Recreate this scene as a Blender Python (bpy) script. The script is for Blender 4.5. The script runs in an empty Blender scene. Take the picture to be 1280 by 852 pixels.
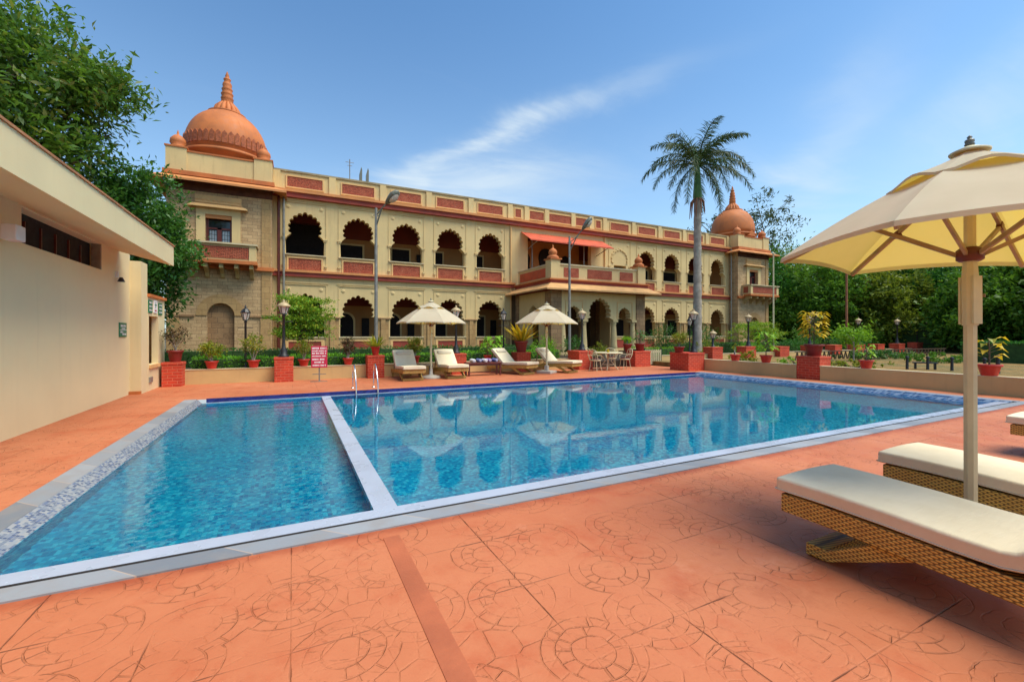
import bpy, bmesh, math, random
import numpy as np
from mathutils import Vector, Matrix
from mathutils.geometry import tessellate_polygon
R = math.radians
sc = bpy.context.scene
COL = sc.collection

# ------------------------------------------------------------------ camera
cd = bpy.data.cameras.new('camera'); cam = bpy.data.objects.new('camera', cd); COL.objects.link(cam)
cam.location = (0, 0, 1.5); cam.rotation_euler = (R(90), 0, R(-26.65))
cd.sensor_width = 36; cd.lens = 15.36; cd.shift_y = -0.00625; cd.clip_end = 3000; cd.clip_start = .05
sc.camera = cam
# ------------------------------------------------------------------ exposure, sky, sun
sc.view_settings.view_transform = 'Standard'; sc.view_settings.look = 'None'
sc.view_settings.exposure = .88; sc.view_settings.gamma = 1
sc.cycles.use_denoising = True
sc.cycles.max_bounces = 8; sc.cycles.transparent_max_bounces = 16
sc.cycles.caustics_refractive = True; sc.cycles.caustics_reflective = False
SUN_EL, SUN_AZ = R(63), (0.70, -0.714)           # direction the light comes from (x, y)
W = bpy.data.worlds.new('World'); sc.world = W; W.use_nodes = True
nt = W.node_tree; nt.nodes.clear()
def wn(t, **k):
    n = nt.nodes.new(t)
    for a, b in k.items(): setattr(n, a, b)
    return n
sky = wn('ShaderNodeTexSky', sky_type='NISHITA', sun_disc=False, sun_elevation=SUN_EL,
         sun_rotation=math.atan2(SUN_AZ[0], SUN_AZ[1]), altitude=300, air_density=1.0, dust_density=1.2, ozone_density=1.6)
bg = wn('ShaderNodeBackground'); bg.inputs[1].default_value = .108
out = wn('ShaderNodeOutputWorld')
tc = wn('ShaderNodeTexCoord')
sep = wn('ShaderNodeSeparateXYZ'); nt.links.new(tc.outputs['Generated'], sep.inputs[0])
def wm(op, a, b=None, c=None, clamp=False):
    n = wn('ShaderNodeMath', operation=op); n.use_clamp = clamp
    for i, v in enumerate((a, b, c)):
        if v is None: continue
        if isinstance(v, (int, float)): n.inputs[i].default_value = v
        else: nt.links.new(v, n.inputs[i])
    return n.outputs[0]
def wnoise(scale_vec, scale, detail=6, rough=.6, dist=.6):
    mp = wn('ShaderNodeMapping'); mp.inputs['Scale'].default_value = scale_vec[:3]
    mp.inputs['Rotation'].default_value = (0, 0, scale_vec[3])
    nt.links.new(cv.outputs[0], mp.inputs[0])
    n = wn('ShaderNodeTexNoise'); n.inputs['Scale'].default_value = scale; n.inputs['Detail'].default_value = detail
    n.inputs['Roughness'].default_value = rough; n.inputs['Distortion'].default_value = dist
    nt.links.new(mp.outputs[0], n.inputs['Vector']); return n.outputs[0]
zz = wm('MAXIMUM', sep.outputs[2], .06)
cv = wn('ShaderNodeCombineXYZ')                   # cloud layer: direction projected on a flat ceiling
nt.links.new(wm('DIVIDE', sep.outputs[0], zz), cv.inputs[0]); nt.links.new(wm('DIVIDE', sep.outputs[1], zz), cv.inputs[1])
n1 = wnoise((.5, 1.5, 1, R(35)), .75, 8, .62, .8)
n2 = wnoise((1, 1, 1, 0), .4, 3, .5, .3)
wisp = wm('MULTIPLY', wm('MULTIPLY_ADD', n1, 3.2, -1.6, True), wm('MULTIPLY_ADD', n2, 4, -1.9, True))
# one bright cirrus streak across the sky over the middle of the palace
def dirv(u, v):
    f = Vector((math.sin(R(26.65)), math.cos(R(26.65)), 0)); r = Vector((math.cos(R(26.65)), -math.sin(R(26.65)), 0))
    return (f + r * ((u - 640) / 546) + Vector((0, 0, 1)) * ((418 - v) / 546)).normalized()
def dotn(vec):
    n = wn('ShaderNodeVectorMath', operation='DOT_PRODUCT'); n.inputs[1].default_value = vec
    nt.links.new(tc.outputs['Generated'], n.inputs[0]); return n.outputs['Value']
def streak(p, q, width, length, gain):
    a, b = dirv(*p), dirv(*q); nrm = a.cross(b).normalized(); mid = (a + b).normalized(); alo = nrm.cross(mid)
    n3 = wnoise((1, 1, 1, 0), 1.3, 5, .6, .5)
    t = wm('ADD', dotn(nrm), wm('MULTIPLY_ADD', n3, .16, -.08))
    tt = wm('DIVIDE', t, width); g = wm('EXPONENT', wm('MULTIPLY', wm('MULTIPLY', tt, tt), -1))
    s = wm('DIVIDE', dotn(alo), length); gs = wm('EXPONENT', wm('MULTIPLY', wm('MULTIPLY', s, s), -1))
    return wm('MULTIPLY', wm('MULTIPLY', g, gs), wm('MULTIPLY', wm('MULTIPLY_ADD', n1, 2.6, -.7, True), gain))
st1 = streak((480, 226), (780, 110), .026, .25, 1.1)
st2 = streak((400, 262), (760, 214), .055, .26, .6)
st3 = wm('ADD', streak((985, 270), (1075, 120), .05, .16, .38), streak((1195, 165), (1275, 105), .06, .14, .35))
mask = wm('MULTIPLY_ADD', wisp, .5, wm('ADD', wm('ADD', st1, st2), st3), True)
hz = wm('POWER', wm('SUBTRACT', 1, wm('MAXIMUM', sep.outputs[2], 0), None, True), 3.2)
mask = wm('ADD', mask, wm('MULTIPLY', hz, .72), None, True)
hs = wn('ShaderNodeHueSaturation'); hs.inputs['Saturation'].default_value = 1.08; hs.inputs['Value'].default_value = 1.0
nt.links.new(sky.outputs[0], hs.inputs['Color'])
mx = wn('ShaderNodeMix', data_type='RGBA'); mx.inputs['B'].default_value = (3.9, 4.5, 4.9, 1)
tint = wn('ShaderNodeMix', data_type='RGBA', blend_type='MULTIPLY'); tint.inputs['Factor'].default_value = 1; tint.inputs['B'].default_value = (.62, .82, .80, 1)
gm = wn('ShaderNodeGamma'); gm.inputs[1].default_value = 1.22; nt.links.new(hs.outputs[0], gm.inputs[0]); nt.links.new(gm.outputs[0], tint.inputs['A'])
nt.links.new(mask, mx.inputs['Factor']); nt.links.new(tint.outputs['Result'], mx.inputs['A'])
nt.links.new(mx.outputs['Result'], bg.inputs[0]); nt.links.new(bg.outputs[0], out.inputs[0])
sl = bpy.data.lights.new('sun', 'SUN'); sl.energy = 2.6; sl.angle = R(40); sl.color = (1, .92, .76)
so = bpy.data.objects.new('sun', sl); COL.objects.link(so)
sd = Vector((SUN_AZ[0] * math.cos(SUN_EL), SUN_AZ[1] * math.cos(SUN_EL), math.sin(SUN_EL)))
so.rotation_euler = sd.to_track_quat('Z', 'Y').to_euler(); so.location = (0, -20, 40)

# ------------------------------------------------------------------ material helpers
class NT:
    def __init__(s, name):
        s.m = bpy.data.materials.new(name); s.m.use_nodes = True; s.t = s.m.node_tree
        s.b = s.t.nodes['Principled BSDF']; s.o = s.t.nodes['Material Output']
    def n(s, t, **k):
        x = s.t.nodes.new(t)
        for a, b in k.items(): setattr(x, a, b)
        return x
    def set(s, sock, v):
        if isinstance(v, (int, float)): sock.default_value = v
        elif isinstance(v, (tuple, list)): sock.default_value = tuple(v) + ((1,) if len(v) == 3 and len(sock.default_value) == 4 else ())
        else: s.t.links.new(v, sock)
    def math(s, op, a, b=0, c=0, clamp=False):
        x = s.n('ShaderNodeMath', operation=op); x.use_clamp = clamp
        for i, v in enumerate((a, b, c)): s.set(x.inputs[i], v)
        return x.outputs[0]
    def pos(s):
        return s.n('ShaderNodeNewGeometry').outputs['Position']
    def obj(s):
        return s.n('ShaderNodeTexCoord').outputs['Object']
    def xyz(s, v):
        x = s.n('ShaderNodeSeparateXYZ'); s.set(x.inputs[0], v); return x.outputs
    def comb(s, x, y, z=0):
        c = s.n('ShaderNodeCombineXYZ')
        for i, v in enumerate((x, y, z)): s.set(c.inputs[i], v)
        return c.outputs[0]
    def noise(s, v, scale, detail=4, rough=.55, dist=0):
        x = s.n('ShaderNodeTexNoise'); s.set(x.inputs['Vector'], v); x.inputs['Scale'].default_value = scale
        x.inputs['Detail'].default_value = detail; x.inputs['Roughness'].default_value = rough; x.inputs['Distortion'].default_value = dist
        return x.outputs[0]
    def ramp(s, f, a, b, lo=0., hi=1.):
        x = s.n('ShaderNodeMapRange'); x.interpolation_type = 'SMOOTHSTEP'
        for i, v in enumerate((f, a, b, lo, hi)): s.set(x.inputs[i], v)
        return x.outputs[0]
    def mix(s, f, a, b, mode='MIX'):
        x = s.n('ShaderNodeMix', data_type='RGBA', blend_type=mode)
        s.set(x.inputs['Factor'], f); s.set(x.inputs['A'], a); s.set(x.inputs['B'], b); return x.outputs['Result']
    def bump(s, h, strength=.3, dist=.02):
        x = s.n('ShaderNodeBump'); x.inputs['Strength'].default_value = strength; x.inputs['Distance'].default_value = dist
        s.set(x.inputs['Height'], h); s.t.links.new(x.outputs[0], s.b.inputs['Normal']); return x
    def col(s, c): s.set(s.b.inputs['Base Color'], c)
    def p(s, **k):
        for a, v in k.items(): s.set(s.b.inputs[a.replace('_', ' ')], v)

def plain(name, c, rough=.6, var=.18, scale=3., bump=.15, metal=0, fine=40, spec=.5, world=False, streak=0):
    m = NT(name); v = m.pos() if world else m.obj()
    f = m.noise(v, scale, 6, .62)
    d = tuple(x * (1 - var) for x in c); l = tuple(min(1, x * (1 + var * .6)) for x in c)
    cc = m.mix(m.ramp(f, .3, .7), d, l)
    if streak:                                        # rain streaks running down painted walls
        x, y, z = m.xyz(v)
        g = m.noise(m.comb(m.math('MULTIPLY', m.math('ADD', x, y), 2.2), m.math('MULTIPLY', z, .14)), 2.4, 5, .65)
        cc = m.mix(m.ramp(g, .52, .78, 0, streak), cc, (c[0] * .5, c[1] * .46, c[2] * .42))
    m.col(cc)
    m.p(Roughness=m.ramp(m.noise(v, scale * 4, 3), .2, .8, max(0, rough - .1), min(1, rough + .1)), Metallic=metal)
    m.b.inputs['Specular IOR Level'].default_value = spec
    if bump: m.bump(m.noise(v, fine, 4), bump, .01)
    return m.m

def bricks(name, c1, c2, mortar, bw, bh, msize=.012, rough=.85, world=True, bump=.5, var=.35):
    m = NT(name); v = m.pos() if world else m.obj(); x, y, z = m.xyz(v)
    w = m.noise(v, 3, 3)
    uv = m.comb(m.math('ADD', m.math('ADD', x, y), m.math('MULTIPLY', w, .02)), m.math('MULTIPLY_ADD', w, .012, z))
    b = m.n('ShaderNodeTexBrick'); m.set(b.inputs['Vector'], uv)
    b.inputs['Scale'].default_value = 1; b.inputs['Brick Width'].default_value = bw; b.inputs['Row Height'].default_value = bh
    b.inputs['Mortar Size'].default_value = msize; b.inputs['Mortar Smooth'].default_value = .4
    m.set(b.inputs['Color1'], c1); m.set(b.inputs['Color2'], c2); m.set(b.inputs['Mortar'], mortar)
    n = m.noise(v, 1.3, 6, .65); n2 = m.noise(v, 14, 4)
    c = m.mix(m.ramp(n, .38, .72, 0, var), b.outputs['Color'], tuple(q * .45 for q in c2))
    c = m.mix(m.ramp(n2, .4, .75, 0, .3), c, tuple(min(1, q * 1.35) for q in c1))
    m.col(c); m.p(Roughness=rough)
    h = m.math('ADD', m.math('MULTIPLY', b.outputs['Fac'], -1), m.math('MULTIPLY', n2, .5)); m.bump(h, bump, .012)
    return m.m

def leafmat(name, c1, c2, c3=None, trans=.35, rough=.45, spec=.18):
    m = NT(name); g = m.n('ShaderNodeNewGeometry'); rnd = g.outputs['Random Per Island']
    f = m.noise(m.pos(), 1.1, 3)
    t = m.math('ADD', m.math('MULTIPLY', rnd, .65), m.math('MULTIPLY', m.ramp(f, .3, .7), .35))
    c = m.mix(m.ramp(t, .1, .85), c1, c2)
    if c3: c = m.mix(m.ramp(rnd, .86, .9), c, c3)
    m.col(c); m.p(Roughness=rough); m.b.inputs['Specular IOR Level'].default_value = spec
    tr = m.n('ShaderNodeBsdfTranslucent'); m.set(tr.inputs[0], m.mix(.5, c, (c2[0] * 1.3, c2[1] * 1.3, c2[2] * .7)))
    ms = m.n('ShaderNodeMixShader'); ms.inputs[0].default_value = trans
    m.t.links.new(m.b.outputs[0], ms.inputs[1]); m.t.links.new(tr.outputs[0], ms.inputs[2]); m.t.links.new(ms.outputs[0], m.o.inputs[0])
    return m.m

CREAM = plain('cream_plaster', (.68, .495, .225), .8, .10, .6, .2, world=True, fine=18, streak=.42)
CREAM2 = plain('pool_house_paint', (.76, .61, .34), .75, .06, .5, .12, world=True, fine=30, streak=.10)
CREAMO = plain('cream_orange_trim', (.72, .43, .17), .75, .12, 1.2, .15, world=True, fine=18)
GWALL = plain('garden_wall_paint', (.60, .40, .165), .8, .10, .9, .2, world=True, fine=22, streak=.22)
WHITEP = plain('whitewash_edge', (.58, .47, .28), .8, .12, 2, .15, world=True)
TERRA = plain('terracotta_paint', (.52, .15, .034), .7, .22, 1.1, .2, world=True, fine=20, streak=.5)
REDBAND = plain('dark_red_band', (.32, .045, .022), .7, .2, 1.5, .2, world=True)
ORBAND = plain('orange_ledge', (.60, .235, .07), .7, .15, 1.5, .2, world=True)
WOODB2 = plain('weathered_brown_coping', (.40, .17, .07), .8, .25, 1.5, .2, world=True)
MAROON = plain('maroon_plaster', (.20, .032, .016), .8, .25, .8, .1, world=True)
OCHRE = plain('ochre_interior', (.45, .22, .07), .8, .2, .7, .1, world=True)
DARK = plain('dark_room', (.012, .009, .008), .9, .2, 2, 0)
DARKGLASS = plain('dark_glass', (.02, .022, .025), .08, .1, 3, 0, spec=.7)
MUSTARD = plain('mustard_stone_bracket', (.42, .30, .12), .85, .25, 4, .3)
STONE = bricks('tan_ashlar', (.60, .40, .20), (.44, .27, .125), (.24, .145, .07), .42, .17, .010, .85, True, .35, .4)
STONE_D = bricks('brown_ashlar', (.38, .22, .10), (.28, .155, .07), (.15, .09, .05), .5, .26, .012, .85, True, .4, .5)
PIER = bricks('pier_ashlar', (.47, .29, .115), (.40, .235, .09), (.27, .16, .07), .4, .30, .012, .85, True, .3, .3)
BRICKR = bricks('red_painted_brick', (.60, .055, .016), (.46, .036, .012), (.66, .19, .10), .23, .085, .009, .75, True, .9, .3)
WOODR = plain('dark_red_wood', (.13, .022, .012), .4, .3, 5, .1)
WOODB = plain('brown_wood_rib', (.33, .225, .14), .5, .3, 6, .15)
BLACKM = plain('black_iron', (.016, .016, .018), .45, .3, 8, .1, spec=.5)
GREYM = plain('grey_galvanised_pole', (.26, .24, .20), .5, .25, 4, .1, metal=.3)
STEEL = plain('stainless_steel', (.75, .75, .76), .18, .05, 3, 0, metal=1)
CREAMM = plain('cream_painted_metal', (.60, .53, .32), .5, .1, 4, .1)
WHITEM = plain('white_plastic', (.72, .68, .66), .5, .06, 4, 0)
def cushion_mat():
    m = NT('cream_canvas_cushion'); v = m.obj(); x, y, z = m.xyz(v)
    c = m.mix(m.ramp(m.noise(v, 3, 5, .6), .3, .7), (.71, .60, .41), (.77, .665, .475)); c = m.mix(m.ramp(m.noise(v, 1.6, 6, .7), .58, .75, 0, .3), c, (.62, .52, .36))
    m.col(c); m.p(Roughness=.9); m.b.inputs['Specular IOR Level'].default_value = .15
    folds = m.noise(m.comb(m.math('MULTIPLY', x, 2), m.math('MULTIPLY', y, 9), m.math('MULTIPLY', z, 3)), 2.5, 4, .55, .8)
    m.bump(m.math('ADD', m.math('MULTIPLY', folds, 1), m.math('MULTIPLY', m.noise(v, 5, 3), .8)), .20, .02); return m.m
CUSH = cushion_mat()
PILLOW = plain('beige_canvas_pillow', (.62, .54, .40), .85, .08, 4, .2, fine=12)
POTR = plain('red_clay_pot', (.52, .035, .02), .55, .18, 5, .1)
POTD = plain('dark_red_clay_pot', (.22, .02, .014), .55, .2, 5, .1)
SOIL = plain('dark_soil', (.045, .028, .016), .95, .3, 6, .6)
BARK = plain('brown_bark', (.13, .085, .05), .9, .4, 6, .7, fine=14)
BARKG = plain('grey_bark', (.36, .31, .25), .9, .3, 4, .5, fine=14)
LANTERN = plain('frosted_lantern_glass', (.62, .54, .44), .25, .1, 4, 0)
LCAP = plain('tan_lantern_cap', (.45, .33, .17), .5, .2, 5, .1)
AWN = plain('red_awning_sheet', (.56, .085, .03), .6, .2, 2, .1)
GREENS = plain('green_sign_paint', (.015, .16, .07), .45, .1, 5, 0)
PINKS = plain('crimson_sign_paint', (.55, .02, .07), .45, .1, 5, 0)
SIGNW = plain('white_sign_letters', (.85, .80, .78), .5, .05, 5, 0)
LAMPD = plain('grey_lamp_housing', (.16, .16, .12), .4, .2, 5, .05)
CONC = plain('umbrella_base_concrete', (.50, .45, .38), .85, .15, 5, .3)
RUST = plain('rusty_pole', (.30, .11, .05), .7, .3, 5, .2)

def wicker():
    m = NT('golden_wicker'); x, y, z = m.xyz(m.obj())
    u = m.math('ADD', x, y); w = m.math('ADD', z, m.math('MULTIPLY', y, -.055))
    rr_ = m.math('DIVIDE', w, .0135); row = m.math('FLOOR', rr_); fr = m.math('FRACT', rr_)
    prof = m.math('SINE', m.math('MULTIPLY', fr, math.pi))
    over = m.math('SINE', m.math('MULTIPLY', m.math('ADD', m.math('DIVIDE', u, .021), row), math.pi))
    h = m.math('MULTIPLY', m.math('POWER', prof, .6), m.math('MULTIPLY_ADD', over, .38, .62))
    n = m.noise(m.obj(), 9, 4); n2 = m.noise(m.comb(m.math('MULTIPLY', u, 6), row), 3, 2)
    c = m.mix(m.ramp(h, .12, .55), (.07, .032, .008), m.mix(m.ramp(n2, .3, .7), (.86, .55, .12), (.70, .41, .08)))
    m.col(m.mix(m.ramp(n, .4, .75, 0, .35), c, (.28, .13, .03))); m.p(Roughness=.5)
    m.bump(h, .9, .006); return m.m
WICKER = wicker()

def canopy_mat():
    m = NT('cream_canopy_canvas'); v = m.obj()
    c = m.mix(m.ramp(m.noise(v, 3, 5), .3, .7), (.585, .55, .41), (.65, .61, .46))
    m.col(c); m.p(Roughness=.9); m.bump(m.noise(v, 260, 2), .15, .002)
    tr = m.n('ShaderNodeBsdfTranslucent'); m.set(tr.inputs[0], (.86, .60, .10))
    ms = m.n('ShaderNodeMixShader'); ms.inputs[0].default_value = .38
    m.t.links.new(m.b.outputs[0], ms.inputs[1]); m.t.links.new(tr.outputs[0], ms.inputs[2]); m.t.links.new(ms.outputs[0], m.o.inputs[0])
    return m.m
CANVAS = canopy_mat()

def jali():
    m = NT('red_pierced_screen'); v = m.pos(); x, y, z = m.xyz(v); s = m.math('ADD', x, y)
    vo = m.n('ShaderNodeTexVoronoi', voronoi_dimensions='2D'); m.set(vo.inputs['Vector'], m.comb(s, z)); vo.inputs['Scale'].default_value = 14
    vo.inputs['Randomness'].default_value = .35
    d = m.ramp(vo.outputs['Distance'], .22, .42)
    c = m.mix(d, (.13, .022, .012), (.42, .085, .035)); c = m.mix(m.ramp(m.noise(v, 3, 3), .4, .7, 0, .5), c, (.46, .13, .06))
    m.col(c); m.p(Roughness=.8); m.bump(d, .8, .03); return m.m
JALI = jali()

def deck_mat():
    m = NT('stamped_terracotta_concrete'); P = m.pos(); x, y, z = m.xyz(P)
    wob = m.noise(P, 2.2, 3); wob2 = m.noise(P, 9, 2)
    px = m.math('MULTIPLY_ADD', wob, .05, x); py = m.math('MULTIPLY_ADD', wob2, .02, y)
    vo = m.n('ShaderNodeTexVoronoi', voronoi_dimensions='2D'); m.set(vo.inputs['Vector'], m.comb(px, m.math('MULTIPLY', py, 1.0)))
    vo.inputs['Scale'].default_value = 1.85; vo.inputs['Randomness'].default_value = .5
    d = vo.outputs['Distance']; cx, cy, cz = m.xyz(vo.outputs['Position'])
    ang = m.math('ARCTAN2', m.math('SUBTRACT', py, cy), m.math('SUBTRACT', px, cx))
    def line(val, w): return m.math('SUBTRACT', 1, m.ramp(m.math('ABSOLUTE', val), w * .35, w))
    rings = 0
    for r in (.20, .34, .47): 
        l = line(m.math('SUBTRACT', m.math('MULTIPLY_ADD', wob2, .045, d), r + .02), .0105)
        rings = l if rings == 0 else m.math('MAXIMUM', rings, l)
    ringid = m.math('ADD', m.math('GREATER_THAN', d, .20), m.math('GREATER_THAN', d, .34))
    def spokes(n, ph):
        fr = m.math('FRACT', m.math('ADD', m.math('MULTIPLY', ang, n / (2 * math.pi)), m.math('MULTIPLY_ADD', ringid, .37, ph)))
        dd = m.math('SUBTRACT', .5, m.math('ABSOLUTE', m.math('SUBTRACT', fr, .5)))
        return m.math('MULTIPLY', line(m.math('MULTIPLY', m.math('MULTIPLY', dd, 2 * math.pi / n), d), .013), m.math('MULTIPLY', m.math('LESS_THAN', d, .46), m.math('GREATER_THAN', d, .185)))
    sp = m.math('MULTIPLY', spokes(13, .1), m.ramp(m.noise(m.comb(ang, ringid), 1.7, 1), .38, .5))
    # crazed cobble joints between the fans
    v2 = m.n('ShaderNodeTexVoronoi', voronoi_dimensions='2D', feature='DISTANCE_TO_EDGE'); m.set(v2.inputs['Vector'], m.comb(px, py)); v2.inputs['Scale'].default_value = 7
    crz = m.math('MULTIPLY', line(v2.outputs['Distance'], .05), m.ramp(m.noise(P, .55, 3), .46, .62))
    pat = m.math('MAXIMUM', m.math('MAXIMUM', rings, sp), m.math('MULTIPLY', crz, .9))
    hat = m.noise(m.comb(m.math('MULTIPLY', px, 3), m.math('MULTIPLY', m.math('ADD', py, m.math('MULTIPLY', px, .35)), 14)), 2.2, 4, .7)
    hat = m.math('MULTIPLY', m.ramp(hat, .60, .70), m.math('LESS_THAN', d, .45))
    pat = m.math('MAXIMUM', pat, m.math('MULTIPLY', hat, .55))
    wear = m.ramp(m.noise(P, 2.6, 5, .7), .36, .66)
    pat = m.math('MULTIPLY', pat, m.math('MULTIPLY', wear, m.ramp(m.noise(P, 9, 3, .7), .35, .6, .25, 1)))
    def grid(c, per, off): 
        fr = m.math('FRACT', m.math('DIVIDE', m.math('ADD', c, off), per)); 
        return line(m.math('MULTIPLY_ADD', wob2, .012, m.math('MULTIPLY', m.math('SUBTRACT', .5, m.math('ABSOLUTE', m.math('SUBTRACT', fr, .5))), per)), .0125)
    gr = m.math('MAXIMUM', grid(x, .62, .01), grid(y, .62, .17))
    gr = m.math('MULTIPLY', gr, m.ramp(m.noise(P, 1.1, 3), .42, .62))
    big = m.noise(P, .45, 5, .6); med = m.noise(P, 5, 5, .7)
    c = m.mix(m.ramp(big, .3, .7), (.45, .132, .054), (.53, .182, .083))
    c = m.mix(m.ramp(med, .45, .8, 0, .35), c, (.50, .18, .08))
    c = m.mix(m.ramp(m.noise(P, 1.7, 6, .7), .48, .72, 0, .6), c, (.42, .085, .03))
    c = m.mix(m.ramp(m.noise(P, 11, 5, .75), .55, .75, 0, .35), c, (.36, .09, .04))
    c = m.mix(m.math('MULTIPLY', pat, .45), c, (.27, .085, .03))
    c = m.mix(m.math('MULTIPLY', gr, .85), c, (.14, .045, .02))
    st = m.math('MULTIPLY', m.ramp(y, 3.30, 3.43), m.math('LESS_THAN', y, 3.5))       # grime where the paving meets the pool surround
    c = m.mix(m.math('MULTIPLY', st, m.ramp(m.noise(P, 3, 4), .3, .6, .25, .8)), c, (.30, .055, .02))
    c = m.mix(m.ramp(m.noise(m.comb(x, y), .8, 6, .75), .58, .72, 0, .35), c, (.66, .30, .18))
    c = m.mix(m.ramp(m.noise(P, .9, 7, .72), .56, .66, 0, .38), c, (.34, .082, .034))
    c = m.mix(m.ramp(m.noise(P, 34, 4, .7), .58, .75, 0, .35), c, (.30, .085, .04))
    m.col(c); m.p(Roughness=m.ramp(med, .2, .8, .5, .75))
    m.b.inputs['Specular IOR Level'].default_value = .3
    h = m.math('SUBTRACT', m.math('MULTIPLY', med, .5), m.math('MAXIMUM', pat, gr)); m.bump(h, .8, .014); return m.m
DECK = deck_mat()
STRIPM = plain('smooth_deck_strip', (.42, .112, .043), .6, .2, 1.4, .2, world=True)

def mosaic(name, cols, cell, grout, rough=.2, spread=1.):
    m = NT(name); P = m.pos(); x, y, z = m.xyz(P)
    sx = m.math('DIVIDE', m.math('SUBTRACT', x, z), cell); sy = m.math('DIVIDE', m.math('MULTIPLY_ADD', z, 1.37, y), cell)
    wn_ = m.n('ShaderNodeTexWhiteNoise', noise_dimensions='2D'); m.set(wn_.inputs['Vector'], m.comb(m.math('FLOOR', sx), m.math('FLOOR', sy)))
    rv = wn_.outputs['Value']
    cl = m.noise(P, 1.2, 4)
    t = m.math('ADD', m.math('MULTIPLY', rv, spread), m.math('MULTIPLY', m.math('SUBTRACT', cl, .5), .5))
    cr = m.n('ShaderNodeValToRGB'); e = cr.color_ramp.elements; cr.color_ramp.interpolation = 'CONSTANT'
    while len(e) < len(cols): e.new(.5)
    for i, c in enumerate(cols): e[i].position = i / len(cols); e[i].color = tuple(c) + (1,)
    m.set(cr.inputs[0], t)
    fx = m.math('ABSOLUTE', m.math('SUBTRACT', m.math('FRACT', sx), .5)); fy = m.math('ABSOLUTE', m.math('SUBTRACT', m.math('FRACT', sy), .5))
    g = m.ramp(m.math('MAXIMUM', fx, fy), .42, .47)
    m.col(m.mix(g, cr.outputs[0], grout)); m.p(Roughness=rough); m.bump(m.math('SUBTRACT', 1, g), .3, .003); return m.m
TILEB = mosaic('turquoise_pool_mosaic', [(.004, .205, .42), (.006, .285, .51), (.008, .36, .58), (.02, .45, .64), (.006, .32, .54), (.07, .54, .69)], .04, (.02, .36, .52))
TILEL = mosaic('pebble_blue_edge_mosaic', [(.29, .31, .34), (.08, .11, .19), (.22, .25, .30), (.12, .16, .27), (.34, .34, .34), (.17, .20, .26)], .030, (.32, .33, .34))
TILER = mosaic('blue_edge_mosaic', [(.03, .085, .20), (.09, .16, .30), (.018, .05, .13), (.20, .27, .38), (.04, .11, .24)], .05, (.17, .22, .30))
NAVY = mosaic('navy_edge_tile', [(.012, .012, .12), (.016, .018, .15), (.02, .025, .18)], .1, (.03, .03, .14))
LEDGE = plain('pale_lavender_ledge_tile', (.38, .43, .53), .3, .12, .7, .08, world=True)
COPING = None
def coping():
    m = NT('grey_pool_coping'); P = m.pos(); x, y, z = m.xyz(P)
    s = m.math('FLOOR', m.math('DIVIDE', m.math('ADD', x, m.math('MULTIPLY', y, .97)), .62))
    w = m.n('ShaderNodeTexWhiteNoise', noise_dimensions='1D'); m.set(w.inputs['W'], s)
    fr = m.math('FRACT', m.math('DIVIDE', m.math('ADD', x, m.math('MULTIPLY', y, .97)), .62))
    j = m.math('SUBTRACT', 1, m.ramp(m.math('ABSOLUTE', m.math('SUBTRACT', fr, .5)), .488, .497, 1, 0)); j = m.math('SUBTRACT', 1, j)
    c = m.mix(w.outputs['Value'], (.17, .19, .22), (.30, .32, .35)); c = m.mix(m.ramp(m.noise(P, 4, 5), .4, .7, 0, .5), c, (.26, .23, .21))
    c = m.mix(m.ramp(m.math('ABSOLUTE', m.math('SUBTRACT', fr, .5)), .487, .496, 0, .7), c, (.50, .36, .26))
    m.col(c); m.p(Roughness=.55); m.bump(m.noise(P, 30, 4), .2, .005); return m.m
COPING = coping()

def water(name, b1, b2):
    m = NT(name); P = m.pos(); t = m.t
    n1 = m.noise(m.comb(m.xyz(P)[0], m.math('MULTIPLY', m.xyz(P)[1], 1.3)), 5.5, 3, .5, .5); n2 = m.noise(P, 1.4, 2)
    bp = m.n('ShaderNodeBump'); bp.inputs['Strength'].default_value = 1; bp.inputs['Distance'].default_value = 1
    m.set(bp.inputs['Height'], m.math('ADD', m.math('MULTIPLY', n1, b1), m.math('MULTIPLY', n2, b2)))
    tr = m.n('ShaderNodeBsdfRefraction'); tr.inputs['IOR'].default_value = 1.33; tr.inputs['Roughness'].default_value = 0; m.set(tr.inputs[0], (.70, .96, 1.0)); t.links.new(bp.outputs[0], tr.inputs['Normal'])
    gl = m.n('ShaderNodeBsdfGlossy'); gl.inputs['Roughness'].default_value = .015; m.set(gl.inputs[0], (.95, .97, 1)); t.links.new(bp.outputs[0], gl.inputs['Normal'])
    fr = m.n('ShaderNodeFresnel'); fr.inputs[0].default_value = 1.40; t.links.new(bp.outputs[0], fr.inputs['Normal'])
    ms = m.n('ShaderNodeMixShader'); t.links.new(fr.outputs[0], ms.inputs[0]); t.links.new(tr.outputs[0], ms.inputs[1]); t.links.new(gl.outputs[0], ms.inputs[2])
    t.links.new(ms.outputs[0], m.o.inputs[0]); t.nodes.remove(m.b); return m.m
WATER_S = water('rippled_pool_water', .0055, .006); WATER_D = water('calm_pool_water', .0006, .0014)

def lawnmat():
    m = NT('dry_lawn'); P = m.pos()
    c = m.mix(m.ramp(m.noise(P, .5, 6, .7), .35, .65), (.23, .13, .03), (.085, .085, .02)); c = m.mix(m.ramp(m.noise(P, 6, 5), .4, .7, 0, .5), c, (.36, .21, .065))
    m.col(c); m.p(Roughness=.95); m.bump(m.noise(P, 40, 4), .8, .03); return m.m
LAWN = lawnmat()
GROUND = plain('garden_earth', (.10, .075, .035), .95, .4, .4, .6, world=True, fine=9)

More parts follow.
